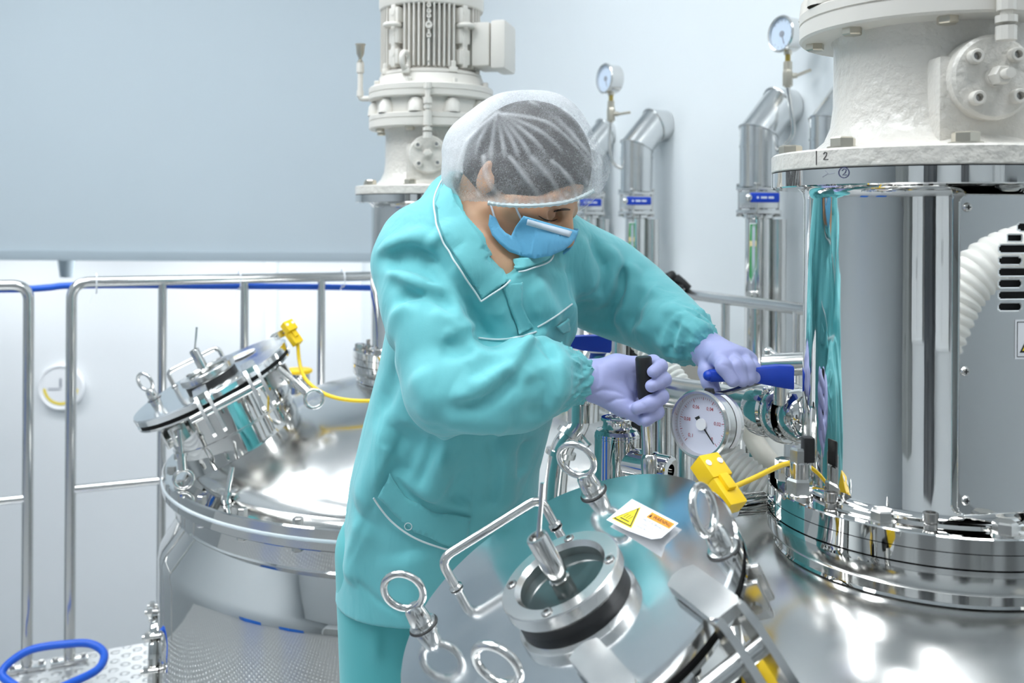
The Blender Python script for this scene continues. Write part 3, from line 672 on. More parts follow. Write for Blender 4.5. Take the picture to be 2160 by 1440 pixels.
# blue hose strapped along the railing
hz = []
for x, y, dy in ((-160, 611, 0.05), (0, 610, 0.045), (62, 609, 0.045), (105, 606, 0.045), (150, 602, 0.045), (300, 601, 0.04), (420, 603, 0.035), (560, 604, 0.035), (680, 605, 0.035), (790, 607, 0.035), (900, 606, 0.035), (1000, 606, 0.035)):
    q = rp(x); hz.append(P(x, y, q.y+dy))
mb = MB(); mb.tube(bez(hz, 6), 0.0105, 12); hose = single('blue_hose', mb, 'blue_hose', 'thin blue hose strapped along the back of the railing', 'hose', hz[1])
for x in (200, 503, 722):
    q = rp(x)+Z3*(ztop-0.006); mb = MB(); mb.torus(frame(q+Vector((0, 0.014, 0)), RT), 0.031, 0.0022, 24, 6, 1.0)
    mb.tube([q+Vector((0, -0.015, -0.03)), q+Vector((-0.005, -0.02, -0.06))], 0.0015, 6)
    single('zip_tie', mb, 'zip_tie', {200: 'white zip tie on the railing near its left bend', 503: 'white zip tie on the railing above the middle post', 722: 'white zip tie on the railing nearest the motor column'}[x], 'zip tie', q, 'zip ties on the railing')
hp = [P(40, 1452, 2.72), P(4, 1418, 2.76), P(60, 1372, 2.80), P(150, 1357, 2.82), P(196, 1359, 2.83), P(220, 1380, 2.80), P(205, 1412, 2.74), P(150, 1440, 2.66), P(100, 1462, 2.6)]
mb = MB(); mb.tube(bez(hp, 8), 0.0115, 14); single('blue_hose', mb, 'blue_hose', 'thick blue hose looped over the railing feet at lower left', 'hose', (hp[0].x, hp[0].y, 0))
# round wall meter and a little fitting under the soffit
c = P(133, 815, YL); K = frame((c.x, YL-0.03, c.z), (0, -1, 0), Z3)
t = thing('wall_meter', 'round white wall meter with a yellow scale behind the railing', 'meter', (c.x, YL-0.03, c.z))
mb = MB(); mb.lathe([(0, -0.028), (0.15, -0.028), (0.152, 0), (0.145, 0.012), (0.138, 0.012), (0.136, 0.004), (0, 0.004)], K, 48); mb.build('case', 'label_white', t)
mb = MB(); mb.lathe([(0.100, 0.0045), (0.116, 0.0045), (0.116, 0.0065), (0.100, 0.0065)], K, 30, R(95), R(265)); mb.build('scale', 'label_yellow', t)
mb = MB(); mb.box(K @ Matrix.Translation((0.03, 0.0, 0.007)), 0.06, 0.012, 0.003); mb.box(K @ Matrix.Translation((-0.01, 0.04, 0.007)), 0.006, 0.08, 0.003); mb.build('pointer', 'ink_grey', t)
c = P(140, 577, 5.5); mb = MB(); mb.lathe([(0, zS+0.2), (0.05, zS+0.2), (0.05, zS-0.01), (0.035, c.z-0.02), (0, c.z-0.024)], Matrix.Translation((c.x, c.y, 0)), 28)
single('smoke_detector', mb, 'trim_grey', 'small grey round fitting under the wall soffit at far left', 'detector', (c.x, c.y, zS+0.2))

# ------------------------------------------------------------------ wall pipes
PR = 0.055
def wall_pipe(x, Yp, label, sticker, nm='wall_pipe'):
    q = P(x, 464, Yp); q.z = 0
    t = thing(nm, label, 'pipe', q)
    u = Vector((0, 0, 1)); w = -WN      # towards the wall
    dist = (W0 - q).dot(w)      # pipe axis to wall
    zb, zc, zd = 1.470, 1.628, 1.690
    # mitred cladding elbow: three straight pieces cut at the joints
    A = q+u*zb; Bp = q+u*zc; Cp = Bp + (u*0.55+w*0.5).normalized()*0.105; D = Cp + w*(max(dist-(Cp-q).dot(w), 0.03)-0.002)
    pts = [A, Bp, Cp, D]; dirs = [(Bp-A).normalized(), (Cp-Bp).normalized(), w]
    cuts = [dirs[0], (dirs[0]+dirs[1]).normalized(), (dirs[1]+dirs[2]).normalized(), w]
    side = u.cross(w).normalized()
    def ringpts(p, d, cut, r, n=36):
        up = side.cross(d); out = []
        for k in range(n):
            a = 2*math.pi*k/n; v = side*math.cos(a)*r + up*math.sin(a)*r
            out.append(p + v - d*(v.dot(cut)/d.dot(cut)))
        return out
    for i, nm2 in enumerate(('cladding', 'elbow_cladding', 'wall_sleeve')):
        mb = MB(); a = ringpts(pts[i], dirs[i], cuts[i], PR); b = ringpts(pts[i+1], dirs[i], cuts[i+1], PR); n = 36
        mb.add(a+b, [(k, (k+1) % n, n+(k+1) % n, n+k) for k in range(n)]); o = mb.build(nm2, 'steel_clad', t)
        if i < 2:
            mb = MB(); rr = ringpts(pts[i+1], dirs[i], cuts[i+1], PR+0.001); mb.tube(rr+[rr[0]], 0.0032, 8, caps=False); mb.build('seam_bead', 'steel_clad', o)
    for z in (zb+0.003, zb+0.115):
        mb = MB(); mb.lathe([(PR-0.004, z), (PR+0.0018, z), (PR+0.0018, z+0.006), (PR-0.004, z+0.006)], Matrix.Translation(q), 36); mb.build('clad_band', 'steel_clad', t)
    # valve
    zv = 1.432
    K = Matrix.Translation(q+u*zv) @ Matrix.Rotation(math.atan2(WT.y, WT.x), 4, 'Z')
    mb = MB(); mb.box(K, 0.085, 0.085, 0.05, 0.006)
    for z in (-0.034, 0.034): mb.box(K @ Matrix.Translation((0, 0, z)), 0.092, 0.092, 0.012, 0.003)
    v = mb.build('valve_body', 'steel_satin', t, 30)
    for sx in (-1, 1):
        for sy in (-1, 1):
            mb = MB(); p = K @ Vector((sx*0.038, sy*0.038, -0.048)); mb.cyl(p, p+u*0.096, 0.0055, seg=10); mb.hexa(Matrix.Translation(p), 0.010, 0.008); mb.hexa(Matrix.Translation(p+u*0.088), 0.010, 0.008); mb.build('valve_bolt', 'bolt_steel', v, 20)
    mb = MB(); mb.cyl(q+u*(zv-0.04), q+u*(zv+0.045), 0.026, seg=20); mb.build('valve_neck', 'steel_tube', t)
    hx = Vector((1, 0.15, 0)).normalized(); hc = q + u*(zv+0.006) - Vector((0.0, 0.066, 0)) 
    mb = MB(); mb.cyl(q+u*(zv+0.006), hc-hx*0.048, 0.010, seg=16); mb.ball(hc-hx*0.048, 0.011, 14); mb.build('valve_stem', 'steel_satin', t)
    mb = MB(); Kh = frame(hc, Vector((0.1, -1, 0)), hx); mb.box(Kh, 0.086, 0.028, 0.012, 0.005); hd = mb.build('valve_handle', 'blue_plastic', t, 40)
    mb = MB()
    for dx, w_, in ((-0.022, 0.006), (-0.004, 0.018), (0.017, 0.016)): mb.box(Kh @ Matrix.Translation((dx, 0, 0.0062)), w_, 0.006, 0.0006)
    mb.build('handle_print', 'ink_white', t)
    # pipe below the valve
    mb = MB(); mb.lathe([(0.03, zv-0.04), (0.045, zv-0.042), (0.045, zv-0.052), (0.038, zv-0.055), (0.038, 0.93), (0.043, 0.928), (0.043, 0.915), (0.038, 0.913), (0.038, 0.02), (0.036, 0.0)], Matrix.Translation(q), 36); mb.build('lower_pipe', 'steel_mirror', t)
    mb = MB(); qq = q + w*0.045 - WT*0.035; mb.cyl((qq.x, qq.y, 0), (qq.x, qq.y, zv-0.055), 0.022, seg=20); mb.build('side_pipe', 'steel_tube', t)
    if sticker:      # green flow arrow wrapped on the camera-left side of the pipe
        a0 = math.atan2(-q.y, -q.x) - 0.72; wd = 0.62
        fn = lambda r: (lambda uu, vv: cylpt(q, r, a0+uu*wd, 1.19+vv*0.175))
        def patch(mb, poly, r, mi):      # polygon in (u, v), cut into strips so that it follows the round
            mb.cur = mi; f = fn(r); n = 10
            for i in range(n):
                ua, ub = i/n, (i+1)/n
                def span(uu):
                    return [lo_hi(poly, uu, s) for s in (0, 1)]
                (la, ha), (lb, hb) = poly(ua), poly(ub)
                if ha <= la and hb <= lb: continue
                mb.add([f(ua, la), f(ub, lb), f(ub, hb), f(ua, ha)], [(0, 1, 2, 3)])
        tip = lambda uu, m: (0.28*abs(uu-0.30)/0.70 + (0.05 if uu < 0.3 else 0)*0, 1.0)
        mb = MB()
        patch(mb, lambda uu: (max(0.0, (uu-0.3)*0.42, (0.3-uu)*0.42), 1.0), 0.0384, 0)
        sh = lambda lo, hi: (lambda uu: (max(lo, max((uu-0.3)*0.42, (0.3-uu)*0.42)+0.03), hi) if 0.06 < uu < 0.97 else (1, 0))
        patch(mb, sh(0.03, 0.62), 0.0387, 1); patch(mb, sh(0.71, 0.985), 0.0387, 1)
        patch(mb, lambda uu: (0.62, 0.71) if 0.06 < uu < 0.97 else (1, 0), 0.0387, 2)
        for (u0, v0, v1) in ((0.45, 0.38, 0.58), (0.66, 0.36, 0.58), (0.45, 0.74, 0.95), (0.66, 0.76, 0.94)):
            for k in range(5):
                vv = v0+(v1-v0)*k/5; patchfn = lambda uu, vv=vv, u0=u0: (vv, vv+(v1-v0)*0.14) if u0 <= uu <= u0+0.11 else (1, 0)
                patch(mb, patchfn, 0.0389, 3)
        mb.build('flow_arrow_sticker', ['label_white', 'sticker_green', 'sticker_cream', 'ink_white'], t, smooth=False, recalc=False)
    return t, q
wp3, q3 = wall_pipe(1600, 2.80, 'clad steel wall pipe with blue valve and green arrow, nearest the column', True)
wp2, q2p = wall_pipe(1342, 3.353, 'clad steel wall pipe with blue valve, above the worker\'s outstretched arm', True)
wp1, q1p = wall_pipe(1242, 3.70, 'clad steel wall pipe mostly hidden behind the hair cap', False)
wp4, q4p = wall_pipe(1752, 2.55, 'clad steel pipe elbow peeping out behind the painted column', False)
def pressure_gauge(x, y, Yg, xt, yt, pts, hdir, label):
    c = P(x, y, Yg); n = WN.copy()
    t = thing('pressure_gauge', label, 'gauge', c - Z3*0.2)
    K = frame(c, n, Z3)
    mb = MB(); mb.lathe([(0, -0.042), (0.044, -0.042), (0.048, -0.038), (0.048, 0.002), (0.0525, 0.004), (0.0525, 0.010), (0.049, 0.013), (0.0455, 0.012), (0.0455, 0.004), (0, 0.004)], K, 44); b = mb.build('case', 'steel_satin', t)
    mb = MB(); mb.lathe([(0, 0.0045), (0.0452, 0.0045)], K, 40); d = mb.build('dial', 'dial_blue', b)
    mb = MB(); mb.lathe([(0, 0.0062), (0.009, 0.0062), (0.009, 0.0046)], K, 20)
    mb.box(K @ Matrix.Rotation(R(200), 4, 'Z') @ Matrix.Translation((0.016, 0, 0.0068)), 0.03, 0.0025, 0.0008)
    for k in range(13):
        mb.box(K @ Matrix.Rotation(R(-225+22.5*k), 4, 'Z') @ Matrix.Translation((0.0385, 0, 0.005)), 0.006, 0.0012, 0.0006)
    mb.build('needle', 'ink_grey', b)
    s = c - n*0.018
    z = lambda h: s - Z3*h
    mb = MB(); mb.cyl(z(0.046), z(0.056), 0.012, seg=8); mb.build('stem_nut', 'nickel', t, 20)
    mb = MB(); mb.cyl(z(0.056), z(0.076), 0.0078, seg=6); mb.build('brass_stem', 'brass', t, 20)
    mb = MB(); mb.cyl(z(0.076), z(0.100), 0.0125, seg=20, bev=0.001); mb.hexa(Matrix.Translation(z(0.145)), 0.0145, 0.045); mb.cyl(z(0.150), z(0.140), 0.009, seg=16)
    v = mb.build('gauge_valve', 'nickel', t, 25)
    hd = Vector(hdir).normalized(); h0 = z(0.118); mb = MB(); mb.cyl(h0, h0+hd*0.026, 0.008, seg=14); mb.build('valve_hub', 'nickel', v)
    mb = MB(); mb.tube([h0+hd*0.022, h0+hd*0.03+Z3*0.001, h0+hd*0.068+Z3*0.012], 0.0048, 10); mb.build('valve_lever', 'nickel', v)
    mb = MB(); mb.tube(bez([z(0.145)]+[P(*p) for p in pts], 8), 0.0062, 12); mb.build('siphon_tube', 'steel_tube', t)
    return t
pressure_gauge(1652, 72, 2.72, 0, 0, [(1673, 265, 2.74), (1668, 292, 2.75), (1645, 315, 2.77), (1612, 325, 2.79)], (1, 0.1, 0.12), 'round pressure gauge on a brass stem, high on the wall beside the painted column')
pressure_gauge(1280, 166, 3.33, 0, 0, [(1286, 290, 3.34), (1288, 330, 3.34), (1298, 348, 3.345), (1316, 357, 3.35)], (1, -0.2, -0.15), 'round pressure gauge on a brass stem, above the hair cap')

# ------------------------------------------------------------------ fittings between the tank and the wall
def corrugated(pts, r, pitch, nm, m, label, cat='hose', loc=None, group=None, amp=0.15):
    c = bez(pts, 24); L = [0]
    for i in range(1, len(c)): L.append(L[-1]+(c[i]-c[i-1]).length)
    n = max(int(L[-1]/pitch)*6, 12); out = []; rad = []; j = 0
    for k in range(n+1):
        s = L[-1]*k/n
        while j < len(L)-2 and L[j+1] < s: j += 1
        f = (s-L[j])/max(L[j+1]-L[j], 1e-9); out.append(c[j].lerp(c[j+1], f)); rad.append(r*(1+amp*(abs(math.sin(math.pi*s/pitch))-0.6)))
    mb = MB(); mb.tube(out, r, 18, rad=rad); return single(nm, mb, m, label, cat, loc or pts[0], group)
# product pipe that runs behind the gauge to the clamped valve
pa, pb = P(1330, 812, 1.90), P(1735, 884, 1.47)
t = thing('product_pipe', 'thick polished steel pipe passing behind the dial gauge', 'pipe', pa)
dp = (pb-pa).normalized()
mb = MB(); mb.cyl(pa, pb, 0.0295, seg=32); mb.build('pipe_tube', 'steel_tube', t)
pc = P(1618, 866, 1.59)
pc = pa + dp*((pc-pa).dot(dp)); K = frame(pc, dp, Z3)
mb = MB(); mb.lathe([(0.030, -0.006), (0.040, -0.006), (0.043, -0.003), (0.0445, 0.006), (0.0445, 0.020), (0.043, 0.030), (0.038, 0.034), (0.030, 0.034)], K, 40); cl = mb.build('clamp_band', 'steel_mirror', t)
mb = MB(); mb.lathe([(0.030, 0.045), (0.047, 0.045), (0.049, 0.052), (0.049, 0.062), (0.046, 0.068), (0.030, 0.068)], K, 40); mb.lathe([(0.030, 0.034), (0.036, 0.038), (0.036, 0.046)], K, 32); mb.build('clamp_flange', 'steel_mirror', t)
mb = MB(); mb.lathe([(0.030, 0.075), (0.041, 0.076), (0.043, 0.082), (0.043, 0.10), (0.036, 0.112), (0.028, 0.118)], K, 36); mb.build('valve_ball', 'steel_mirror', t)
# triangular wing nut of the clamp, its hinge knuckles
w0 = P(1640, 838, 1.53)
mb = MB(); Kw = frame(w0, Vector((0.25, -1, 0.25)), Vector((1, 0, 0)))
tri = [(-0.021, 0.012), (0.021, 0.010), (0.002, -0.019)]
for i in range(3):
    a_, b_ = tri[i], tri[(i+1) % 3]; mb.tube([Kw @ Vector((*a_, 0)), Kw @ Vector((*b_, 0))], 0.0042, 10)
for a_ in tri: mb.ball(Kw @ Vector((*a_, 0)), 0.0045, 12)
mb.build('wing_nut', 'steel_satin', t)
for x, y, Y in ((1603, 828, 1.55), (1612, 831, 1.545), (1680, 826, 1.52), (1640, 916, 1.52), (1662, 910, 1.50)):
    mb = MB(); c = P(x, y, Y); mb.cyl(c-dp*0.010, c+dp*0.012, 0.0065, seg=14, bev=0.002); mb.build('clamp_knuckle', 'steel_tube', t)
# blue lever of the clamped valve
hb = [P(1497, 792, 1.480), P(1540, 790, 1.476), P(1600, 790, 1.478), P(1640, 792, 1.484), P(1670, 795, 1.49)]
hh = [0.0085, 0.0095, 0.0125, 0.0165, 0.0180]
t = thing('valve_lever', 'blue sleeved valve lever gripped by the worker\'s far hand', 'lever', hb[-1])
mb = MB(); n = len(hb); vs = []; fs = []
for i, (c, h_) in enumerate(zip(hb, hh)):
    w_ = 0.010 + 0.003*i/4
    for (a, b) in ((-1, -0.8), (-0.8, -1), (0.8, -1), (1, -0.8), (1, 0.8), (0.8, 1), (-0.8, 1), (-1, 0.8)):
        vs.append(c + Vector((0, a*w_, b*h_)))
for i in range(n-1):
    for k in range(8): fs.append((i*8+k, i*8+(k+1) % 8, (i+1)*8+(k+1) % 8, (i+1)*8+k))
fs += [tuple(range(8)), tuple(range((n-1)*8, n*8))]
mb.add(vs, fs); sl = mb.build('sleeve', 'blue_plastic', t, 50)
mb = MB(); mb.ball(hb[0], 0.0088, 16, (1.2, 1.1, 1)); mb.build('sleeve_tip', 'blue_plastic', t)
mb = MB(); s0 = P(1648, 812, 1.50); mb.cyl(s0, s0-Z3*0.03, 0.012, seg=20); mb.build('lever_hub', 'steel_satin', t)
mb = MB(); mb.tube(bez([P(1500, 834, 1.47), P(1540, 826, 1.475), P(1580, 812, 1.485), P(1610, 803, 1.49)]), 0.0042, 10); mb.build('lever_stop', 'steel_dark', t)
# vacuum gauge
gc = P(1478, 895, 1.40); gn = Vector((-0.70, -0.70, 0.10)).normalized(); K = frame(gc, gn, Vector((0.7, -0.7, 0)))
t = thing('vacuum_gauge', 'steel cased vacuum gauge with red numerals between both hands and the lid', 'gauge', gc - Z3*0.1)
mb = MB(); mb.lathe([(0, -0.048), (0.040, -0.048), (0.0455, -0.044), (0.0465, -0.012), (0.0465, -0.003), (0.0495, -0.001), (0.0500, 0.004), (0.0475, 0.008), (0.0445, 0.0075), (0.0425, 0.000), (0.0425, -0.004), (0, -0.004)], K, 64); cs = mb.build('case', 'steel_satin', t)
mb = MB(); mb.lathe([(0, -0.0035), (0.0426, -0.0035)], K, 48); mb.build('dial', 'dial_face', t)
mb = MB(); g2 = lambda u, v: K @ Vector((u, v, -0.003)); AD = lambda k: R(-135+270*k) # k from 0 (0,1) to 1 (0)
def dialp(k, r): a = R(225-270*k); return (r*math.cos(a), r*math.sin(a))
for i in range(51):
    k = i/50; r0 = 0.0365 if i % 10 else 0.0335; r0 = 0.035 if (i % 5 == 0 and i % 10) else r0
    w_ = 0.00022 if i % 5 else 0.0004; a = R(225-270*k); c, s = math.cos(a), math.sin(a)
    flat(mb, [(r0*c-w_*s, r0*s+w_*c), (r0*c+w_*s, r0*s-w_*c), (0.039*c+w_*s, 0.039*s-w_*c), (0.039*c-w_*s, 0.039*s+w_*c)], g2, 0)
for k, s_, w_ in ((0.0, '0,1', 0.008), (0.2, '0,08', 0.0115), (0.4, '0,06', 0.0115), (0.6, '0,04', 0.0115), (0.8, '0,02', 0.0115), (1.0, '0', 0.003)):
    x_, y_ = dialp(k, 0.0262); put_text(mb, s_, x_-w_/2, y_-0.003, w_, 0.006, g2, 0)
mb.build('scale_print', ['ink_red'], t, smooth=False, recalc=False)
mb = MB(); mb.lathe([(0, 0.0), (0.0085, 0.0), (0.0085, -0.003)], K, 28); mb.build('hub_cap', 'label_white', t)
mb = MB(); a = R(-47); Kn = K @ Matrix.Rotation(a, 4, 'Z'); mb.prism([(-0.014, -0.0035), (-0.012, 0.0045), (0.0, 0.0014), (0.034, 0.0005), (0.034, -0.0005), (0.0, -0.0014)], 0.0006, Kn @ Matrix.Translation((0, 0, -0.0018))); mb.build('needle', 'ink_black', t)
mb = MB(); p0 = K @ Vector((0, 0.0, -0.022)); mb.cyl(p0 + Z3*0.046, p0 + Z3*0.052, 0.0085, 0.0065, seg=16); mb.build('relief_plug', 'black_rubber', t)
mb = MB(); mb.lathe([(0.0469, -0.034), (0.0469, -0.022)], K, 24, R(-40), R(70)); mb.build('case_sticker', 'label_white', t)
mb = MB(); mb.cyl(p0 - Z3*0.044, p0 - Z3*0.06, 0.011, seg=6); mb.cyl(p0-Z3*0.058, (p0.x, p0.y, 0.914), 0.0085, seg=16); mb.hexa(Matrix.Translation(p0-Z3*0.095), 0.0125, 0.02); mb.build('gauge_stem', 'steel_tube', t, 25)
# sampling fitting with the open top and its side port
fc = P(1301, 960, 1.475); fc.z = 0
zf = lambda y: H-((y-CY))/F*1.475
t = thing('sampling_port', 'open-topped polished steel sampling port behind the manway lid', 'fitting', (fc.x, fc.y, 0.86))
mb = MB(); B = Matrix.Translation(fc)
mb.lathe([(0.0, zf(1060)), (0.0345, zf(1060)), (0.0345, zf(921)), (0.035, zf(920)), (0.035, zf(916)), (0.0345, zf(915)), (0.0345, zf(911)), (0.031, zf(904)), (0.0235, zf(900)), (0.0215, zf(895)), (0.0215, zf(886)), (0.0250, zf(884)), (0.0255, zf(880)), (0.0240, zf(878)), (0.0185, zf(878)), (0.0175, zf(882)), (0.0165, zf(905)), (0, zf(905))], B, 48); mb.build('body', 'steel_mirror', t, 30)
s0 = Vector((fc.x+0.012, fc.y-0.012, zf(968))); sd = Vector((0.80, -0.60, -0.03)).normalized()
mb = MB(); mb.lathe([(0.024, 0), (0.024, 0.052), (0.0225, 0.054), (0.0225, 0.075), (0.021, 0.077), (0.0105, 0.077), (0.0105, 0.06), (0, 0.06)], frame(s0, sd), 40); mb.build('side_port', 'steel_mirror', t, 30)
# turning handle with black grip
t = thing('hand_lever', 'black grip handle on a steel shaft held in the near hand', 'handle', P(1368, 985, 1.40))
mb = MB(); mb.cyl(P(1368, 1000, 1.40), P(1361, 836, 1.408), 0.0085, seg=20); mb.lathe([(0.011, 0), (0.012, 0.008), (0.012, 0.022), (0.0105, 0.028), (0.0085, 0.03)], frame(P(1369, 1000, 1.40), Z3), 28); mb.build('shaft', 'steel_tube', t)
mb = MB(); ga, gb_ = P(1363, 842, 1.408), P(1357, 752, 1.408); mb.lathe([(0, 0), (0.0105, 0), (0.0122, 0.004), (0.0122, (gb_-ga).length-0.003), (0.0108, (gb_-ga).length), (0, (gb_-ga).length)], frame(ga, gb_-ga), 32); mb.build('grip', 'black_grip', t)
# bent branch pipe beside the worker's waist
t = thing('branch_pipe', 'bent polished branch pipe with a sleeve, between jacket and sampling port', 'pipe', P(1170, 1060, 1.81))
mb = MB(); mb.tube(bez([P(1232, 770, 1.84), P(1229, 850, 1.83), P(1217, 900, 1.82), P(1188, 940, 1.81), P(1176, 990, 1.81), P(1170, 1060, 1.81)], 8), 0.021, 20); mb.build('bent_tube', 'steel_mirror', t)
mb = MB(); c = P(1228, 888, 1.83); mb.lathe([(0.022, 0), (0.032, 0.002), (0.032, 0.036), (0.034, 0.038), (0.034, 0.044), (0.022, 0.046)], Matrix.Translation(c), 32); mb.build('pipe_sleeve', 'steel_mirror', t)
for k, (x, y) in enumerate(((1204, 920), (1183, 955))):
    mb = MB(); c = P(x, y, 1.815); dd = (P(1188, 940, 1.81)-P(1217, 900, 1.82)) if k == 0 else (P(1176, 990, 1.81)-P(1188, 940, 1.81)); mb.lathe([(0.02, -0.006), (0.029, -0.005), (0.029, 0.005), (0.02, 0.006)], frame(c, dd), 28); mb.build('clamp_ring', 'steel_satin', t)
mb = MB(); mb.tube([P(1222, 930, 1.79), P(1236, 945, 1.78), P(1245, 938, 1.78), P(1228, 918, 1.795), P(1222, 930, 1.79)], 0.003, 8); mb.build('clamp_wing', 'steel_satin', t)
# second blue lever and its clamp further back
t = thing('valve_lever', 'blue valve lever between the worker\'s two sleeves', 'lever', P(1262, 760, 1.86))
mb = MB(); Kh = frame(P(1249, 723, 1.84), Vector((0.1, -1, 0)), Vector((1, 0, 0)))
mb.prism([(-0.045, -0.006), (-0.02, -0.012), (0.03, -0.0165), (0.033, -0.012), (0.034, 0.013), (0.030, 0.016), (-0.02, 0.0155), (-0.045, 0.014)], 0.022, Kh); mb.build('sleeve', 'blue_plastic', t, 30)
mb = MB(); mb.cyl(P(1262, 742, 1.85), P(1262, 758, 1.85), 0.022, 0.03, seg=24); mb.cyl(P(1262, 758, 1.85), P(1262, 800, 1.85), 0.035, seg=28); mb.build('valve_body', 'steel_satin', t)
# vertical pipes of the rack behind
for i, (x, Y, r, y0, lab, m_) in enumerate(((1305, 2.05, 0.020, 700, 'light steel rack pipe just right of the blue lever between the sleeves', 'steel_tube'), (1328, 2.08, 0.013, 700, 'slim rack pipe behind the black grip', 'steel_tube'), (1398, 2.05, 0.018, 760, 'rack pipe directly right of the gripping fingers', 'steel_tube'), (1445, 2.0, 0.022, 850, 'rack pipe behind the dial gauge', 'steel_tube'),
      (1560, 2.02, 0.014, 880, 'slim rack pipe right of the dial gauge', 'steel_tube'), (1590, 2.03, 0.020, 880, 'thick rack pipe under the pipe clamp', 'steel_mirror'), (1632, 2.03, 0.021, 900, 'white rack pipe below the clamp', 'hose_white'))):
    q = P(x, y0, Y); mb = MB(); mb.cyl((q.x, q.y, 0.0), q, r, seg=20, bev=0.002)
    single('rack_pipe', mb, m_, lab, 'pipe', (q.x, q.y, 0), 'vertical pipes of the rack')
q = P(1448, 812, 2.12); mb = MB(); mb.box(Matrix.Translation(q), 0.075, 0.05, 0.13, 0.004); mb.box(Matrix.Translation(q - Z3*0.45), 0.05, 0.04, 0.80, 0.003)
single('junction_box', mb, 'box_grey', 'grey metal junction box seen below the far sleeve', 'box', (q.x, q.y, 0))
q = P(1548, 762, 2.2); mb = MB(); mb.lathe([(0, q.z-0.2), (0.034, q.z-0.2), (0.034, q.z-0.03), (0.046, q.z-0.028), (0.046, q.z), (0.032, q.z+0.004), (0.032, q.z+0.02), (0.018, q.z+0.024), (0, q.z+0.024)], Matrix.Translation((q.x, q.y, 0)), 28)
mb.cyl((q.x, q.y, 0), (q.x, q.y, q.z-0.19), 0.02)
single('capped_fitting', mb, 'steel_satin', 'capped steel fitting behind the far hand', 'fitting', (q.x, q.y, 0))
mb = MB(); mb.cyl(P(1620, 742, 2.0), P(1660, 766, 1.98), 0.009); mb.ball(P(1620, 742, 2.0), 0.011); mb.cyl(P(1612, 770, 2.0), P(1800, 762, 1.92), 0.024, seg=24); mb.tube([P(1618, 745, 2.0), P(1613, 772, 2.0)], 0.006)
single('clamp_arm', mb, 'steel_tube', 'steel cross pipe with a clamp arm above the blue lever tip', 'pipe', P(1700, 766, 1.96))
mb = MB(); mb.tube([P(1343, 690, 2.05), P(1341, 770, 2.05), P(1342, 1000, 2.05)], 0.011, 14); single('black_cable', mb, 'black_rubber', 'black cable rising behind the top of the black grip', 'cable', P(1342, 1000, 2.05))
corrugated([P(1330, 690, 1.95), P(1365, 730, 1.92), P(1420, 800, 1.88), P(1480, 880, 1.84)], 0.026, 0.011, 'corrugated_hose', 'hose_white', 'white corrugated hose slanting down behind the black grip')
corrugated([P(1480, 905, 1.62), P(1520, 950, 1.58), P(1580, 1003, 1.55), P(1640, 1046, 1.53)], 0.0255, 0.0095, 'corrugated_hose', 'hose_white', 'white corrugated hose emerging below the dial gauge')
mb = MB(); mb.tube(bez([P(1566, 820, 1.82), P(1574, 880, 1.80), P(1592, 930, 1.78), P(1622, 972, 1.75), P(1665, 1010, 1.74)], 10), 0.0185, 16); single('smooth_hose', mb, 'hose_beige', 'smooth beige hose curving down under the pipe clamp', 'hose', P(1665, 1010, 1.74))
mb = MB(); mb.tube([P(1545, 1068, 1.36), P(1606, 1058, 1.41)], 0.0155, 20); mb.tube([P(1548, 1076, 1.35), P(1606, 1072, 1.40)], 0.009, 14)
single('hinge_bar', mb, 'steel_mirror', 'polished steel bar between the lid and the column ring', 'bar', P(1545, 1068, 1.36))
# yellow safety switch pairs
def switch(pts, dirs, s, label, near):
    c1, c2 = pts; d = Vector(dirs[0]).normalized(); nrm = Vector(dirs[1]).normalized()
    t = thing('safety_switch', label, 'sensor', c2)
    K = frame(c1, nrm, d); mb = MB(); mb.box(K, 0.034*s, 0.034*s, 0.026*s, 0.002); a = mb.build('actuator', 'yellow_plastic', t, 40)
    for q in ((-0.004, -0.010), (-0.004, 0.010)):
        mb = MB(); mb.lathe([(0, 0.001), (0.0042*s, 0.001), (0.0042*s, -0.001)], K @ Matrix.Translation((q[0]*s, q[1]*s, 0.0132*s)), 14); mb.build('screw', 'label_white', a)
    K2 = frame(c2, nrm, d); mb = MB(); mb.box(K2, 0.050*s, 0.030*s, 0.024*s, 0.003); mb.box(K2 @ Matrix.Translation((-0.005*s, 0.0, 0.013*s)), 0.022*s, 0.014*s, 0.010*s, 0.002); mb.build('sensor_body', 'yellow_plastic', t, 40)
    mb = MB(); K3 = frame(c1 - nrm*0.010*s - nrm.cross(d).normalized()*0.0*s + Vector((-0.020*s, -0.012*s, -0.016*s)), nrm, d); mb.box(K3, 0.022*s, 0.046*s, 0.004*s, 0.001); mb.box(K3 @ Matrix.Translation((-0.01*s, 0, -0.008*s)), 0.003*s, 0.046*s, 0.018*s, 0.001)
    b = mb.build('bracket', 'steel_satin', t, 30)
    for q in (-1, 1):
        mb = MB(); mb.cyl(K3 @ Vector((0, q*0.015*s, 0.0)), K3 @ Vector((0, q*0.015*s, 0.009*s)), 0.003*s, seg=10); mb.build('bracket_screw', 'bolt_steel', b)
    return t
dv = P(1530, 1040, 1.205)-P(1500, 990, 1.225)
switch((P(1500, 992, 1.225), P(1527, 1037, 1.205)), ((dv.x, dv.y, dv.z), (0.35, -0.55, 0.75)), 1.0, 'yellow safety switch on the rim of the near manway lid', True)
mb = MB(); mb.tube(bez([P(1540, 1030, 1.205), P(1590, 1008, 1.25), P(1640, 984, 1.28), P(1666, 976, 1.295)], 8), 0.0034, 12); single('yellow_cable', mb, 'yellow_cable', 'yellow sensor cable from the near switch towards the column', 'cable', P(1540, 1030, 1.205))
dv = P(606, 730, 2.45)-P(596, 706, 2.45)
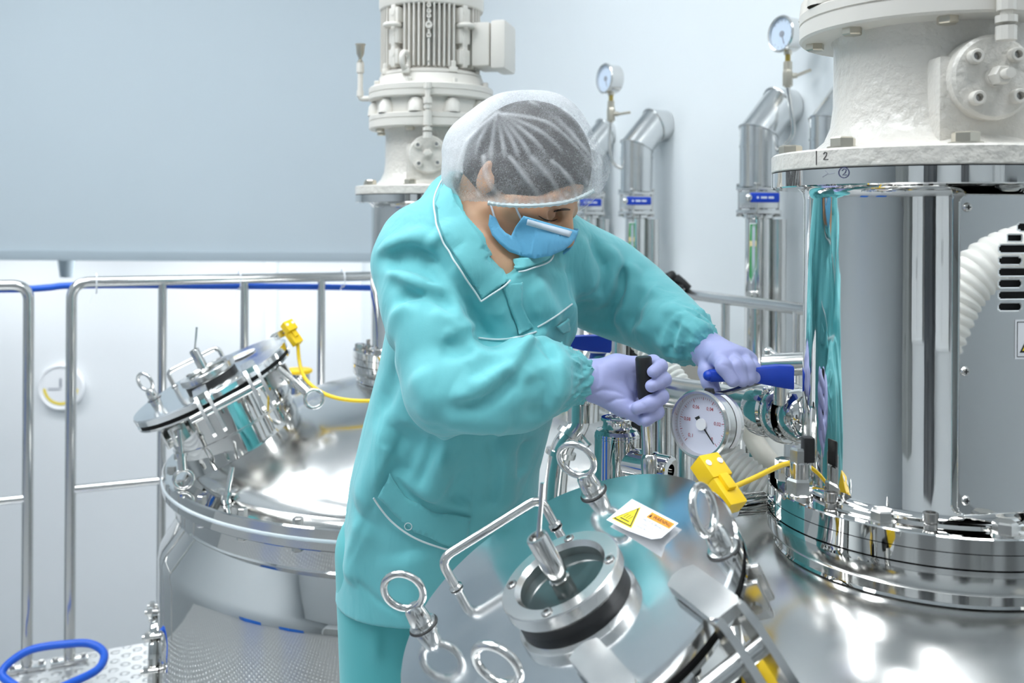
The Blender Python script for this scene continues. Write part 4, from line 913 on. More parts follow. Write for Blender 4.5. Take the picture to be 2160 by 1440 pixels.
sw = N2*0.022 + Vector((0.022, 0.02, 0)); switch((P(596, 707, 2.45)+sw, P(606, 729, 2.45)+sw), ((dv.x, dv.y, dv.z), (0.5, -0.6, 0.6)), 0.86, 'yellow safety switch on the rim of the far manway lid', False)
mb = MB(); mb.tube(bez([P(614, 735, 2.45)+sw, P(632, 765, 2.45), P(645, 800, 2.40), P(680, 828, 2.36), P(730, 843, 2.33), P(800, 845, 2.32), P(850, 840, 2.32)], 8), 0.0048, 12); single('yellow_cable', mb, 'yellow_cable', 'yellow sensor cable hanging from the far switch behind the worker', 'cable', P(614, 735, 2.45))
# nozzle with a yellow cap on the far head, cap by the near hinge
q = P(630, 800, 2.98); zt = P(630, 783, 2.98).z; B = Matrix.Translation((q.x, q.y, 0))
t = thing('capped_nozzle', 'short steel nozzle with a yellow cap on the far tank head', 'nozzle', (q.x, q.y, 0.80))
mb = MB(); mb.lathe([(0.034, 0.76), (0.034, zt-0.004), (0, zt-0.004)], B, 28); mb.build('nozzle', 'steel_mirror', t); mb = MB(); mb.lathe([(0, zt+0.008), (0.038, zt+0.008), (0.042, zt+0.005), (0.042, zt-0.002), (0.036, zt-0.006), (0, zt-0.006)], B, 28); mb.build('cap', 'yellow_plastic', t)
q = P(1597, 1440, 0.93); t = thing('capped_valve', 'yellow capped valve with a black knob under the lid hinge', 'valve', (q.x, q.y, 0.86))
mb = MB(); mb.box(frame(P(1603, 1420, 0.93), Vector((0.4, -0.7, 0.5))), 0.026, 0.026, 0.03, 0.005); mb.build('cap', 'yellow_plastic', t, 40)
mb = MB(); mb.cyl(P(1560, 1415, 0.95), P(1575, 1450, 0.95), 0.014, seg=18, bev=0.003); mb.build('knob', 'black_rubber', t); mb = MB(); mb.cyl(P(1585, 1440, 0.945), P(1585, 1440, 0.945)-Z3*0.07, 0.012); mb.build('valve_body', 'steel_tube', t)
# sensor gland on the near ring, with black cap
B0 = ax1(-166, 0.192, 1.018)
t = thing('sensor_gland', 'hexagonal sensor gland with a black cap on the column ring', 'sensor', B0)
mb = MB(); K = Matrix.Translation(B0); mb.lathe([(0.0165, 0), (0.0165, 0.004), (0.0145, 0.006)], K, 24); mb.hexa(K @ Matrix.Translation((0, 0, 0.005)), 0.0165, 0.02); mb.lathe([(0.012, 0.025), (0.012, 0.044), (0.011, 0.046)], K, 24); mb.hexa(K @ Matrix.Translation((0, 0, 0.044)), 0.0125, 0.02); mb.build('gland', 'bolt_steel', t, 20)
mb = MB(); mb.box(K @ Matrix.Translation((0.009, -0.004, 0.062)), 0.014, 0.016, 0.032, 0.002); mb.build('cap', 'black_rubber', t)
# warning label on the near lid
QT, QR, QB, QL = [LP(x, y, 0.003) for x, y in ((1333, 1052), (1431, 1103), (1380, 1148), (1279, 1096))]
def wl2(h): return lambda u, v: (QL*(1-u)+QB*u)*(1-v) + (QT*(1-u)+QR*u)*v + N1*(h + 0.011*max(0, u-0.45)*max(0, 0.3-v)*4)
mb = MB(); n = 14; mb.cur = 0
mb.add([wl2(0)(i/n, j/n) for j in range(n+1) for i in range(n+1)], [(j*(n+1)+i, j*(n+1)+i+1, (j+1)*(n+1)+i+1, (j+1)*(n+1)+i) for j in range(n) for i in range(n)])
f1, f2, f3 = wl2(0.0003), wl2(0.0006), wl2(0.0009)
flat(mb, [(0.05, 0.12), (0.48, 0.12), (0.265, 0.90)], f1, 1); flat(mb, [(0.075, 0.15), (0.455, 0.15), (0.265, 0.84)], f2, 3); flat(mb, [(0.105, 0.185), (0.425, 0.185), (0.265, 0.77)], f3, 1)
f4 = wl2(0.0012)
flat(mb, [(0.17, 0.25), (0.36, 0.25), (0.36, 0.285), (0.17, 0.285)], f4, 3)
for k in range(3): flat(mb, [(0.20+0.05*k, 0.32), (0.212+0.05*k, 0.32), (0.232+0.05*k, 0.50), (0.22+0.05*k, 0.50)], f4, 3)
flat(mb, [(0.50, 0.68), (0.97, 0.68), (0.97, 0.92), (0.50, 0.92)], f1, 2)
flat(mb, [(0.52, 0.73), (0.57, 0.73), (0.545, 0.87)], f2, 3)
put_text(mb, 'WARNING', 0.595, 0.735, 0.35, 0.13, f2, 3)
put_text(mb, 'HOT SURFACE', 0.50, 0.53, 0.44, 0.09, f2, 4)
put_text(mb, 'Contact may', 0.50, 0.38, 0.30, 0.08, f2, 4)
put_text(mb, 'cause burn', 0.50, 0.25, 0.27, 0.08, f2, 4)
mb.build('warning_label', ['label_white', 'label_yellow', 'label_orange', 'ink_black', 'ink_grey'], lid1, smooth=False, recalc=False)
# small worn label on the far lid
T2 = lambda x, y, h: on_plane(x, y, L2+N2*h, N2)
mb = MB(); c = T2(512, 748, 0.0005); K = frame(c, N2, T2(560, 735, 0.0005)-c); mb.cur = 0
pts = [(0.042*math.cos(R(20*k)), 0.03*math.sin(R(20*k))) for k in range(18)]
mb.add([K @ Vector((x, y, 0.0012)) for x, y in pts], [tuple(range(18))]); mb.cur = 1
mb.add([K @ Vector((0.022+0.008*math.cos(R(30*k)), 0.002+0.008*math.sin(R(30*k)), 0.0018)) for k in range(12)], [tuple(range(12))]); mb.cur = 2
mb.tube([K @ Vector((-0.03+0.004*k, -0.008-0.0005*(k-4)**2+0.006, 0.002)) for k in range(9)], 0.0009, 6)
mb.build('worn_label', ['label_white', 'label_orange', 'label_yellow'], lid2, smooth=False)
# white corrugated hose hanging beside the column, outside the frame: seen reflected in the access cover
def mir(p): return p - CN*(2*(p-C0).dot(CN))
corrugated([mir(P(*q)) for q in ((1940, 800, 1.76), (1985, 700, 1.75), (2030, 610, 1.75), (2100, 548, 1.75), (2190, 525, 1.76), (2280, 560, 1.78), (2330, 700, 1.8))], 0.044, 0.017, 'corrugated_hose', 'hose_white', 'white corrugated hose reflected in the slotted steel cover')
# ------------------------------------------------------------------ worker: signed distance fields on a grid, meshed with surface nets
class Field:
    def __init__(s, lo, hi, h):
        s.lo = np.array(lo, np.float32); s.h = h
        s.n = (np.ceil((np.array(hi)-s.lo)/h).astype(int)+1)
        s.v = np.full(tuple(s.n), 1.0, np.float32)
        s.ax = [s.lo[i]+h*np.arange(s.n[i], dtype=np.float32) for i in range(3)]
    def block(s, lo, hi):
        a = np.clip(np.floor((np.array(lo)-s.lo)/s.h).astype(int), 0, s.n-1); b = np.clip(np.ceil((np.array(hi)-s.lo)/s.h).astype(int)+1, 1, s.n)
        sl = tuple(slice(a[i], b[i]) for i in range(3))
        X = s.ax[0][sl[0]][:, None, None]; Y = s.ax[1][sl[1]][None, :, None]; Z = s.ax[2][sl[2]][None, None, :]
        return sl, X, Y, Z
    def union(s, sl, d, k):
        a = s.v[sl]; 
        if a.size == 0: return
        if k <= 0: s.v[sl] = np.minimum(a, d); return
        h = np.clip(0.5+0.5*(a-d)/k, 0, 1); s.v[sl] = a*(1-h)+d*h-k*h*(1-h)
    def cut(s, sl, d, k):
        a = s.v[sl]; d = -d; h = np.clip(0.5-0.5*(a-d)/k, 0, 1) if k > 0 else None
        s.v[sl] = np.maximum(a, d) if k <= 0 else a*(1-h)+d*h+k*h*(1-h)
    def capsule(s, a, b, ra, rb, k=0.01, op='u', pad=0.03):
        a = np.array(a, np.float32); b = np.array(b, np.float32); r = max(ra, rb)+k+pad
        sl, X, Y, Z = s.block(np.minimum(a, b)-r, np.maximum(a, b)+r)
        ba = b-a; L = max(float(ba@ba), 1e-12)
        t = np.clip(((X-a[0])*ba[0]+(Y-a[1])*ba[1]+(Z-a[2])*ba[2])/L, 0, 1)
        d = np.sqrt((X-a[0]-t*ba[0])**2+(Y-a[1]-t*ba[1])**2+(Z-a[2]-t*ba[2])**2)-(ra+(rb-ra)*t)
        (s.union if op == 'u' else s.cut)(sl, d, k)
    def chain(s, pts, k=0.01, op='u', pad=0.03):      # pts: (Vector, r)
        for (a, ra), (b, rb) in zip(pts[:-1], pts[1:]): s.capsule(a, b, ra, rb, k, op, pad)
    def ellipsoid(s, M, rad, k=0.01, op='u', pad=0.04):      # M maps local -> world
        c = np.array(M.translation); r = max(rad)+k+pad; sl, X, Y, Z = s.block(c-r, c+r)
        A = np.array(M.to_3x3()); x, y, z = X-c[0], Y-c[1], Z-c[2]
        u = (x*A[0, 0]+y*A[1, 0]+z*A[2, 0])/rad[0]; v = (x*A[0, 1]+y*A[1, 1]+z*A[2, 1])/rad[1]; w = (x*A[0, 2]+y*A[1, 2]+z*A[2, 2])/rad[2]
        k0 = np.sqrt(u*u+v*v+w*w); k1 = np.sqrt((u/rad[0])**2+(v/rad[1])**2+(w/rad[2])**2)+1e-9
        (s.union if op == 'u' else s.cut)(sl, k0*(k0-1)/k1, k)
    def crease(s, pts, w, h):      # raise (h > 0) or press in (h < 0) the surface along a 3-D polyline
        pts = np.array([tuple(p) for p in pts], np.float32); r = 3.0*w
        sl, X, Y, Z = s.block(pts.min(0)-r, pts.max(0)+r); D = None
        n = len(pts)-1
        for i, (a, b) in enumerate(zip(pts[:-1], pts[1:])):
            ba = b-a; L = max(float(ba@ba), 1e-12); t = np.clip(((X-a[0])*ba[0]+(Y-a[1])*ba[1]+(Z-a[2])*ba[2])/L, 0, 1)
            d = (X-a[0]-t*ba[0])**2+(Y-a[1]-t*ba[1])**2+(Z-a[2]-t*ba[2])**2
            q = (i+t)/n; amp = np.clip(np.minimum(q, 1-q)*5+0.15, 0, 1)
            g = amp*np.exp(-(d/(w*w)+1e-9)**0.72); D = g if D is None else np.maximum(D, g)
        s.v[sl] -= h*D
    def sample(s, p):
        q = (np.asarray(p, np.float32)-s.lo)/s.h; i = np.clip(np.floor(q).astype(int), 0, s.n-2); f = q-i; r = 0
        for dx in (0, 1):
            for dy in (0, 1):
                for dz in (0, 1):
                    r = r + s.v[i[..., 0]+dx, i[..., 1]+dy, i[..., 2]+dz]*np.abs(1-dx-f[..., 0])*np.abs(1-dy-f[..., 1])*np.abs(1-dz-f[..., 2])
        return r
    def hit(s, x, y, Y0=1.15, Y1=2.1, st=0.0015):      # first surface point seen through a pixel
        d = np.array(ray(x, y)); t = np.arange(Y0, Y1, st); p = np.array(CAM)+t[:, None]*d
        ok = np.all((p > s.lo) & (p < s.lo+s.h*(s.n-1)), axis=1); v = np.ones(len(t)); v[ok] = s.sample(p[ok])
        k = np.nonzero(v < 0)[0]
        if len(k) == 0:
            j = int(v.argmin()); return Vector(p[j]), False
        k = k[0]; 
        if k == 0: return Vector(p[0]), True
        f = v[k-1]/(v[k-1]-v[k]); return Vector(p[k-1]+(p[k]-p[k-1])*f), True
    def grad(s, p):
        p = np.array(p); e = s.h; g = np.array([s.sample(p+np.eye(3)[i]*e)-s.sample(p-np.eye(3)[i]*e) for i in range(3)]); n = np.linalg.norm(g)
        return Vector(g/n) if n > 1e-9 else Vector((0, -1, 0))
    def fold(s, px, w, h):
        s.crease([s.hit(x, y)[0] for x, y in px], w, h)
    def mesh(s, name, m, parent, smooth_it=1):
        v = s.v; n = s.n; ins = v < 0
        c = [ins[dx:n[0]-1+dx, dy:n[1]-1+dy, dz:n[2]-1+dz] for dx in (0, 1) for dy in (0, 1) for dz in (0, 1)]
        al = c[0].copy(); an = c[0].copy()
        for q in c[1:]: al &= q; an |= q
        I = np.argwhere(an & ~al); idx = np.full(tuple(n-1), -1, np.int32); idx[I[:, 0], I[:, 1], I[:, 2]] = np.arange(len(I))
        co = [(dx, dy, dz) for dx in (0, 1) for dy in (0, 1) for dz in (0, 1)]
        val = np.stack([v[I[:, 0]+dx, I[:, 1]+dy, I[:, 2]+dz] for dx, dy, dz in co], 1)
        acc = np.zeros((len(I), 3)); cnt = np.zeros(len(I))
        for a in range(8):
            for b in range(a+1, 8):
                A, Bq = np.array(co[a]), np.array(co[b])
                if abs(A-Bq).sum() != 1: continue
                m_ = (val[:, a] < 0) != (val[:, b] < 0); t = val[m_, a]/(val[m_, a]-val[m_, b])
                acc[m_] += A+(Bq-A)*t[:, None]; cnt[m_] += 1
        pos = s.lo + s.h*(I+acc/cnt[:, None])
        faces = []
        for axn in range(3):
            o1, o2 = [(1, 2), (2, 0), (0, 1)][axn]
            a_sl = [slice(1, n[i]-1) for i in range(3)]; a_sl[axn] = slice(0, n[axn]-1)
            b_sl = list(a_sl); b_sl[axn] = slice(1, n[axn])
            A, Bq = ins[tuple(a_sl)], ins[tuple(b_sl)]
            E = np.argwhere(A != Bq)
            if len(E) == 0: continue
            flip = A[E[:, 0], E[:, 1], E[:, 2]]
            E = E + np.array([0 if i == axn else 1 for i in range(3)])
            def cell(d1, d2):
                q = E.copy(); q[:, o1] -= d1; q[:, o2] -= d2; return idx[q[:, 0], q[:, 1], q[:, 2]]
            Q = np.stack([cell(1, 1), cell(0, 1), cell(0, 0), cell(1, 0)], 1)
            Q[~flip] = Q[~flip][:, ::-1]; faces.append(Q[(Q >= 0).all(1)])
        Q = np.concatenate(faces)
        for _ in range(smooth_it):      # light Laplacian smoothing
            sm = np.zeros_like(pos); k = np.zeros(len(pos))
            for j in range(4):
                a, b = Q[:, j], Q[:, (j+1) % 4]
                np.add.at(sm, a, pos[b]); np.add.at(k, a, 1); np.add.at(sm, b, pos[a]); np.add.at(k, b, 1)
            pos = pos*0.5 + sm/np.maximum(k, 1)[:, None]*0.5
        me = bpy.data.meshes.new(name); off = np.array(OFF[parent.name])
        me.vertices.add(len(pos)); me.vertices.foreach_set('co', (pos-off).astype(np.float32).ravel())
        me.loops.add(len(Q)*4); me.loops.foreach_set('vertex_index', Q.astype(np.int32).ravel())
        me.polygons.add(len(Q)); me.polygons.foreach_set('loop_start', np.arange(len(Q), dtype=np.int32)*4)
        me.update(calc_edges=True); me.validate()
        me.polygons.foreach_set('use_smooth', [True]*len(me.polygons))
        me.materials.append(MATS[m]); o = bpy.data.objects.new(name, me); COL.objects.link(o); o.parent = parent; OFF[o.name] = OFF[parent.name]
        return o

# materials of the worker
TEAL = srgb(106, 191, 197)
m = mat('jacket_cloth', TEAL, 0.72, sheen=0.25, bump=(420, 0.10, 0.001))
nt = m.node_tree; b = nt.nodes['Principled BSDF']; old = b.inputs['Normal'].links[0].from_node
tcn = nt.nodes.new('ShaderNodeTexCoord'); nz = nt.nodes.new('ShaderNodeTexNoise'); nz.inputs['Scale'].default_value = 13; nz.inputs['Detail'].default_value = 3; nz.inputs['Distortion'].default_value = 0.8
mp = nt.nodes.new('ShaderNodeMapping'); mp.inputs['Rotation'].default_value = (0.3, 0.5, 0.4); mp.inputs['Scale'].default_value = (1.0, 1.0, 0.45); bp = nt.nodes.new('ShaderNodeBump'); bp.inputs['Strength'].default_value = 0.4; bp.inputs['Distance'].default_value = 0.02
nt.links.new(tcn.outputs['Object'], mp.inputs[0]); nt.links.new(mp.outputs[0], nz.inputs['Vector']); nt.links.new(nz.outputs['Fac'], bp.inputs['Height']); nt.links.new(bp.outputs[0], old.inputs['Normal'])
mat('trouser_cloth', srgb(86, 182, 186), 0.75, sheen=0.2, bump=(420, 0.10, 0.001))
mat('piping_white', srgb(220, 232, 234), 0.6)
mat('skin', srgb(208, 166, 132), 0.5, subs=0.12, bump=(260, 0.08, 0.001), cvar=(18, srgb(198, 150, 118)))
mat('hair', srgb(38, 32, 30), 0.5, bump=(180, 0.5, 0.003))
mat('brow_hair', srgb(62, 46, 38), 0.6)
mat('glove_nitrile', srgb(172, 177, 224), 0.45, bump=(120, 0.22, 0.0012))
mat('mask_blue', srgb(112, 186, 226), 0.75, bump=(300, 0.15, 0.001))
mat('mask_white', srgb(214, 226, 238), 0.8, bump=(300, 0.15, 0.001))
mat('shoe_white', srgb(226, 230, 232), 0.5)
m = mat('cap_film', srgb(246, 249, 252), 0.6)
nt = m.node_tree; b = nt.nodes['Principled BSDF']; outn = nt.nodes['Material Output']
tr = nt.nodes.new('ShaderNodeBsdfTransparent'); mx = nt.nodes.new('ShaderNodeMixShader'); tcn = nt.nodes.new('ShaderNodeTexCoord')
tl = nt.nodes.new('ShaderNodeBsdfTranslucent'); tl.inputs[0].default_value = (0.92, 0.95, 0.98, 1); ad = nt.nodes.new('ShaderNodeMixShader'); ad.inputs[0].default_value = 0.35
nz = nt.nodes.new('ShaderNodeTexNoise'); nz.inputs['Scale'].default_value = 420; nz.inputs['Detail'].default_value = 6; nz.inputs['Distortion'].default_value = 1.5
nz2 = nt.nodes.new('ShaderNodeTexNoise'); nz2.inputs['Scale'].default_value = 26; nz2.inputs['Detail'].default_value = 4
at = nt.nodes.new('ShaderNodeAttribute'); at.attribute_name = 'gather'
m1 = nt.nodes.new('ShaderNodeMapRange'); m1.inputs[1].default_value = 0.40; m1.inputs[2].default_value = 0.62; m1.inputs[3].default_value = 0.10; m1.inputs[4].default_value = 0.26
m2 = nt.nodes.new('ShaderNodeMapRange'); m2.inputs[1].default_value = 0.45; m2.inputs[2].default_value = 0.7; m2.inputs[3].default_value = 0.0; m2.inputs[4].default_value = 0.12
s1 = nt.nodes.new('ShaderNodeMath'); s1.operation = 'ADD'; s2 = nt.nodes.new('ShaderNodeMath'); s2.operation = 'ADD'; s2.use_clamp = True
for z_ in (nz, nz2): nt.links.new(tcn.outputs['Object'], z_.inputs['Vector'])
nt.links.new(nz.outputs['Fac'], m1.inputs[0]); nt.links.new(nz2.outputs['Fac'], m2.inputs[0]); nt.links.new(m1.outputs[0], s1.inputs[0]); nt.links.new(m2.outputs[0], s1.inputs[1])
nt.links.new(s1.outputs[0], s2.inputs[0]); nt.links.new(at.outputs['Fac'], s2.inputs[1])
nt.links.new(b.outputs[0], ad.inputs[1]); nt.links.new(tl.outputs[0], ad.inputs[2])
nt.links.new(s2.outputs[0], mx.inputs[0]); nt.links.new(tr.outputs[0], mx.inputs[1]); nt.links.new(ad.outputs[0], mx.inputs[2]); nt.links.new(mx.outputs[0], outn.inputs[0])

worker = thing('person', 'worker in teal jacket, face mask and hair cap bending over the tank valves', 'person', (-0.17, 1.62, 0))
# torso frame: faces right and towards the camera
FD = Vector((0.75, -0.66, 0)).normalized(); SD = Vector((FD.y, -FD.x, 0))      # SD: the worker's right side
SEC = [  # z, centre X, centre Y, half depth, half width
    (0.70, -0.125, 1.640, 0.150, 0.185), (0.76, -0.122, 1.640, 0.148, 0.185), (0.86, -0.114, 1.632, 0.142, 0.180), (0.942, -0.106, 1.622, 0.138, 0.177), (1.038, -0.084, 1.606, 0.142, 0.172),
    (1.134, -0.060, 1.592, 0.142, 0.168), (1.23, -0.044, 1.577, 0.136, 0.166), (1.30, -0.042, 1.570, 0.112, 0.160), (1.345, -0.040, 1.565, 0.090, 0.135), (1.385, -0.040, 1.560, 0.060, 0.090), (1.42, -0.040, 1.556, 0.03, 0.05)]
def torso(f, inset, z0, z1, k=0.02):
    S = np.array(SEC); sl, X, Y, Z = f.block((-0.42, 1.25, z0-0.03), (0.28, 1.95, z1+0.03)); z = Z
    it = lambda c: np.interp(z, S[:, 0], S[:, c])
    dx, dy = X-it(1), Y-it(2); u = dx*FD.x+dy*FD.y; v = dx*SD.x+dy*SD.y
    a, b_ = it(3)-inset, it(4)-inset; q = np.sqrt((u/a)**2+(v/b_)**2); d = (q-1)*np.minimum(a, b_)*0.92
    d = np.maximum(d, np.maximum(z0-z, z-z1)); f.union(sl, d.astype(np.float32), k)
arm_r = [(P(895, 520, 1.535), 0.070), (P(872, 560, 1.515), 0.060), (P(892, 640, 1.47), 0.060), (P(912, 720, 1.43), 0.062), (P(945, 822, 1.385), 0.060), (P(1010, 818, 1.385), 0.0635), (P(1085, 813, 1.392), 0.0630), (P(1118, 800, 1.40), 0.058), (P(1160, 795, 1.41), 0.044), (P(1190, 796, 1.42), 0.0345), (P(1212, 797, 1.43), 0.0330)]
arm_l = [(P(1150, 530, 1.66), 0.075), (P(1225, 580, 1.71), 0.074), (P(1280, 606, 1.73), 0.080), (P(1340, 640, 1.72), 0.068), (P(1385, 668, 1.67), 0.058), (P(1420, 692, 1.62), 0.050), (P(1450, 708, 1.585), 0.038), (P(1472, 722, 1.562), 0.030)]

# jacket
J = Field((-0.40, 1.24, 0.72), (0.40, 1.92, 1.46), 0.0036)
torso(J, 0.0, 0.745, 1.42, 0.0)
J.chain(arm_r[:2], 0.035); J.chain(arm_r[1:], 0.022); J.chain(arm_l, 0.03)
J.capsule(P(945, 505, 1.55), P(880, 540, 1.53), 0.062, 0.058, 0.03)      # shoulder yoke
J.capsule(P(1140, 520, 1.62), P(1235, 570, 1.71), 0.07, 0.07, 0.03)
J.capsule(P(975, 470, 1.56), P(1000, 505, 1.55), 0.066, 0.075, 0.03)      # collar stand
J.capsule(P(962, 425, 1.575), P(985, 470, 1.565), 0.050, 0.062, 0.02)
# open neck
J.chain([(P(1035, 400, 1.545), 0.062), (P(1035, 470, 1.515), 0.052), (P(1062, 540, 1.47), 0.026), (P(1078, 590, 1.44), 0.008)], 0.008, 'c')
JB = J.v.copy()
def rid(px, w, h): J.fold(px, w*(1.12 if w > 0.006 else 1.0), h*(2.6 if w > 0.006 else 1.2))
# shoulder and upper sleeve
rid([(803, 530), (840, 512), (880, 500), (905, 505)], 0.010, 0.008); rid([(815, 545), (850, 547), (890, 552), (915, 562)], 0.013, -0.014)
rid([(893, 505), (930, 520), (955, 548), (968, 590)], 0.010, 0.009); rid([(905, 520), (935, 545), (952, 572)], 0.009, -0.010)
rid([(935, 470), (950, 510), (985, 560), (1000, 600)], 0.012, 0.006); rid([(925, 505), (945, 525), (965, 535)], 0.008, -0.010)
rid([(815, 572), (860, 592), (905, 620), (930, 632)], 0.010, 0.007); rid([(850, 605), (890, 630), (930, 645)], 0.010, -0.009)
rid([(905, 590), (930, 610), (945, 640), (955, 670)], 0.008, 0.006); rid([(890, 600), (920, 625), (938, 655)], 0.007, -0.007)
rid([(822, 690), (850, 655), (890, 640), (920, 650), (955, 672), (990, 700)], 0.012, 0.009); rid([(845, 640), (885, 625), (925, 632), (955, 650)], 0.009, -0.009)
rid([(935, 715), (970, 710), (1000, 700)], 0.008, 0.007); rid([(930, 730), (965, 735), (1000, 728)], 0.010, -0.010)

# forearm
rid([(950, 842), (990, 835), (1030, 812), (1062, 786), (1082, 768)], 0.010, 0.009); rid([(975, 852), (1020, 838), (1055, 812), (1085, 785)], 0.010, -0.011)
rid([(1098, 765), (1108, 738), (1128, 718), (1155, 712)], 0.012, 0.006); rid([(1105, 770), (1130, 745), (1160, 740), (1180, 760)], 0.012, -0.010)
rid([(1140, 720), (1160, 770), (1168, 830), (1155, 880)], 0.012, 0.007); rid([(1125, 790), (1140, 840), (1125, 890)], 0.012, -0.008); rid([(1180, 740), (1192, 790), (1185, 850)], 0.010, 0.006)
rid([(985, 785), (1020, 770), (1060, 750)], 0.012, -0.007); rid([(880, 780), (905, 840), (905, 890)], 0.014, 0.007); rid([(930, 880), (1000, 895), (1080, 898)], 0.014, 0.006)
# far sleeve
rid([(1335, 556), (1330, 600), (1315, 650), (1290, 690)], 0.010, 0.010); rid([(1322, 560), (1312, 610), (1290, 650), (1262, 690)], 0.013, -0.016)
rid([(1275, 520), (1300, 560), (1285, 610), (1260, 650)], 0.012, 0.010); rid([(1245, 505), (1275, 545), (1290, 560)], 0.010, -0.009)
rid([(1390, 598), (1365, 640), (1352, 690), (1325, 722)], 0.010, 0.008); rid([(1372, 612), (1350, 650), (1335, 690)], 0.011, -0.012)
rid([(1425, 640), (1408, 670), (1395, 715), (1402, 745)], 0.009, 0.009); rid([(1412, 655), (1398, 690), (1385, 725)], 0.008, -0.011)
rid([(1440, 655), (1442, 690), (1425, 735), (1428, 760)], 0.008, 0.009); rid([(1428, 680), (1412, 725), (1415, 755)], 0.007, -0.010)
rid([(1462, 668), (1465, 695), (1448, 730)], 0.008, 0.008); rid([(1480, 680), (1490, 700)], 0.007, 0.006); rid([(1452, 690), (1440, 735), (1440, 760)], 0.007, -0.009)
rid([(1215, 500), (1235, 560), (1240, 620)], 0.014, 0.008); rid([(1222, 640), (1240, 670), (1300, 700)], 0.012, -0.009)
# chest, back and skirt
rid([(995, 640), (1030, 700), (1050, 740)], 0.014, -0.008); rid([(1085, 640), (1115, 690), (1130, 730)], 0.012, -0.008); rid([(1125, 590), (1155, 640), (1170, 690)], 0.014, 0.007); rid([(1175, 560), (1200, 640), (1205, 720)], 0.014, 0.007)
rid([(1200, 560), (1212, 640)], 0.008, -0.006)
rid([(885, 905), (865, 960), (845, 1010)], 0.020, -0.010); rid([(835, 900), (800, 990), (765, 1080)], 0.022, 0.009); rid([(940, 920), (930, 1000), (900, 1060)], 0.022, 0.007); rid([(985, 920), (975, 1010), (960, 1070)], 0.018, -0.008)
rid([(1060, 920), (1075, 1000), (1060, 1080)], 0.022, 0.008); rid([(1110, 930), (1100, 1010)], 0.018, -0.007); rid([(770, 1090), (750, 1170), (740, 1230)], 0.018, 0.006); rid([(860, 1160), (880, 1230), (870, 1290)], 0.022, 0.007)
rid([(828, 720), (832, 790), (800, 870)], 0.012, -0.008); rid([(845, 905), (820, 950)], 0.012, -0.008)
# crisp pleats: a sharp crest with a hollow beside it (dx, dy: which side the hollow lies on)
def pleat(px, dx, dy, k=1.0):
    c = [(q.x, q.y) for q in bez([Vector((x, y, 0)) for x, y in px], 4)]
    J.fold([(x+dx, y+dy) for x, y in c], 0.0090, -0.022*k); J.fold(c, 0.0062, 0.020*k)
pleat([(827, 664), (850, 646), (880, 636), (905, 641), (940, 664), (975, 698)], 2, -13)
pleat([(943, 708), (972, 694), (1002, 686)], 4, 13); pleat([(960, 838), (1000, 834), (1035, 818), (1066, 790), (1090, 765)], 5, 13, 1.1)
pleat([(1112, 742), (1112, 722), (1130, 710), (1150, 704)], 12, 10, 0.8); pleat([(1157, 716), (1178, 755), (1184, 800), (1180, 846)], -13, 4, 0.8)
pleat([(800, 532), (835, 517), (869, 508), (905, 522), (935, 548), (955, 595)], -4, 13); pleat([(908, 553), (932, 585), (950, 620), (968, 660)], -12, 6)
pleat([(820, 575), (860, 595), (900, 622)], -3, 12, 0.8); pleat([(1118, 775), (1135, 825), (1128, 880)], 12, 3, 0.6)
pleat([(1328, 556), (1324, 614), (1300, 660)], -13, 2); pleat([(1386, 602), (1356, 645), (1342, 695)], -12, 2); pleat([(1422, 668), (1402, 705), (1398, 738)], -10, 2, 0.8); pleat([(1446, 668), (1436, 705), (1424, 742)], -9, 2, 0.8); pleat([(1262, 520), (1288, 565), (1282, 620)], -12, 4, 0.7)
pleat([(1000, 620), (1030, 680), (1046, 705)], -12, 4, 0.6); pleat([(842, 905), (815, 965), (785, 1030)], 12, 4, 0.6); pleat([(905, 915), (888, 970), (865, 1020)], 12, 4, 0.6); pleat([(1050, 915), (1062, 985), (1050, 1060)], -12, 2, 0.5)
# seams, pocket mouth, hem
rid([(832, 982), (795, 1052), (752, 1140), (730, 1195)], 0.0042, -0.0042); rid([(1003, 915), (1006, 985), (1002, 1045), (992, 1110), (985, 1160)], 0.0038, -0.0032)
rid([(818, 988), (858, 1038), (920, 1072), (985, 1086), (1000, 1086)], 0.0050, -0.0060); rid([(735, 1215), (790, 1262), (850, 1300)], 0.0042, -0.0030); rid([(1108, 592), (1112, 640), (1132, 695)], 0.0045, -0.0045)
# gathered cuffs: close rows of little ridges
def cuff(p0, p1, amp, n, seed):
    rs = np.random.RandomState(seed); ax_ = np.array((p1-p0).normalized()); L = (p1-p0).length; K = frame(p0, p1-p0); ex_, ey_ = np.array(K.col[0][:3]), np.array(K.col[1][:3]); o = np.array(p0)
    c = o+ax_*L/2; sl, X, Y, Z = J.block(c-0.085, c+0.085); x, y, z = X-o[0], Y-o[1], Z-o[2]
    t = (x*ax_[0]+y*ax_[1]+z*ax_[2])/L; a = np.arctan2(x*ey_[0]+y*ey_[1]+z*ey_[2], x*ex_[0]+y*ex_[1]+z*ex_[2]); r = np.sqrt(np.maximum(x*x+y*y+z*z-(t*L)**2, 0))
    win = np.clip((t+0.15)/0.35, 0, 1)*np.clip((1.35-t)/0.2, 0, 1)*(r < 0.06)
    ph = 1.1*np.sin(3*a+5*t)+0.8*np.sin(5*a-7*t+1.0)
    w = 0.7*np.abs(np.sin((n*a+ph)/2))+0.3*np.sin(n*0.37*a+9*t+ph)
    band = 0.35*np.exp(-((t-0.55)/0.10)**2)
    J.v[sl] += (amp*win*(w-0.5+band)).astype(np.float32)
cuff(P(1170, 795, 1.412), P(1238, 797, 1.432), 0.0075, 30, 1)
cuff(P(1440, 702, 1.592), P(1492, 733, 1.55), 0.0070, 28, 2)
jk = J.mesh('jacket', 'jacket_cloth', worker, 2)

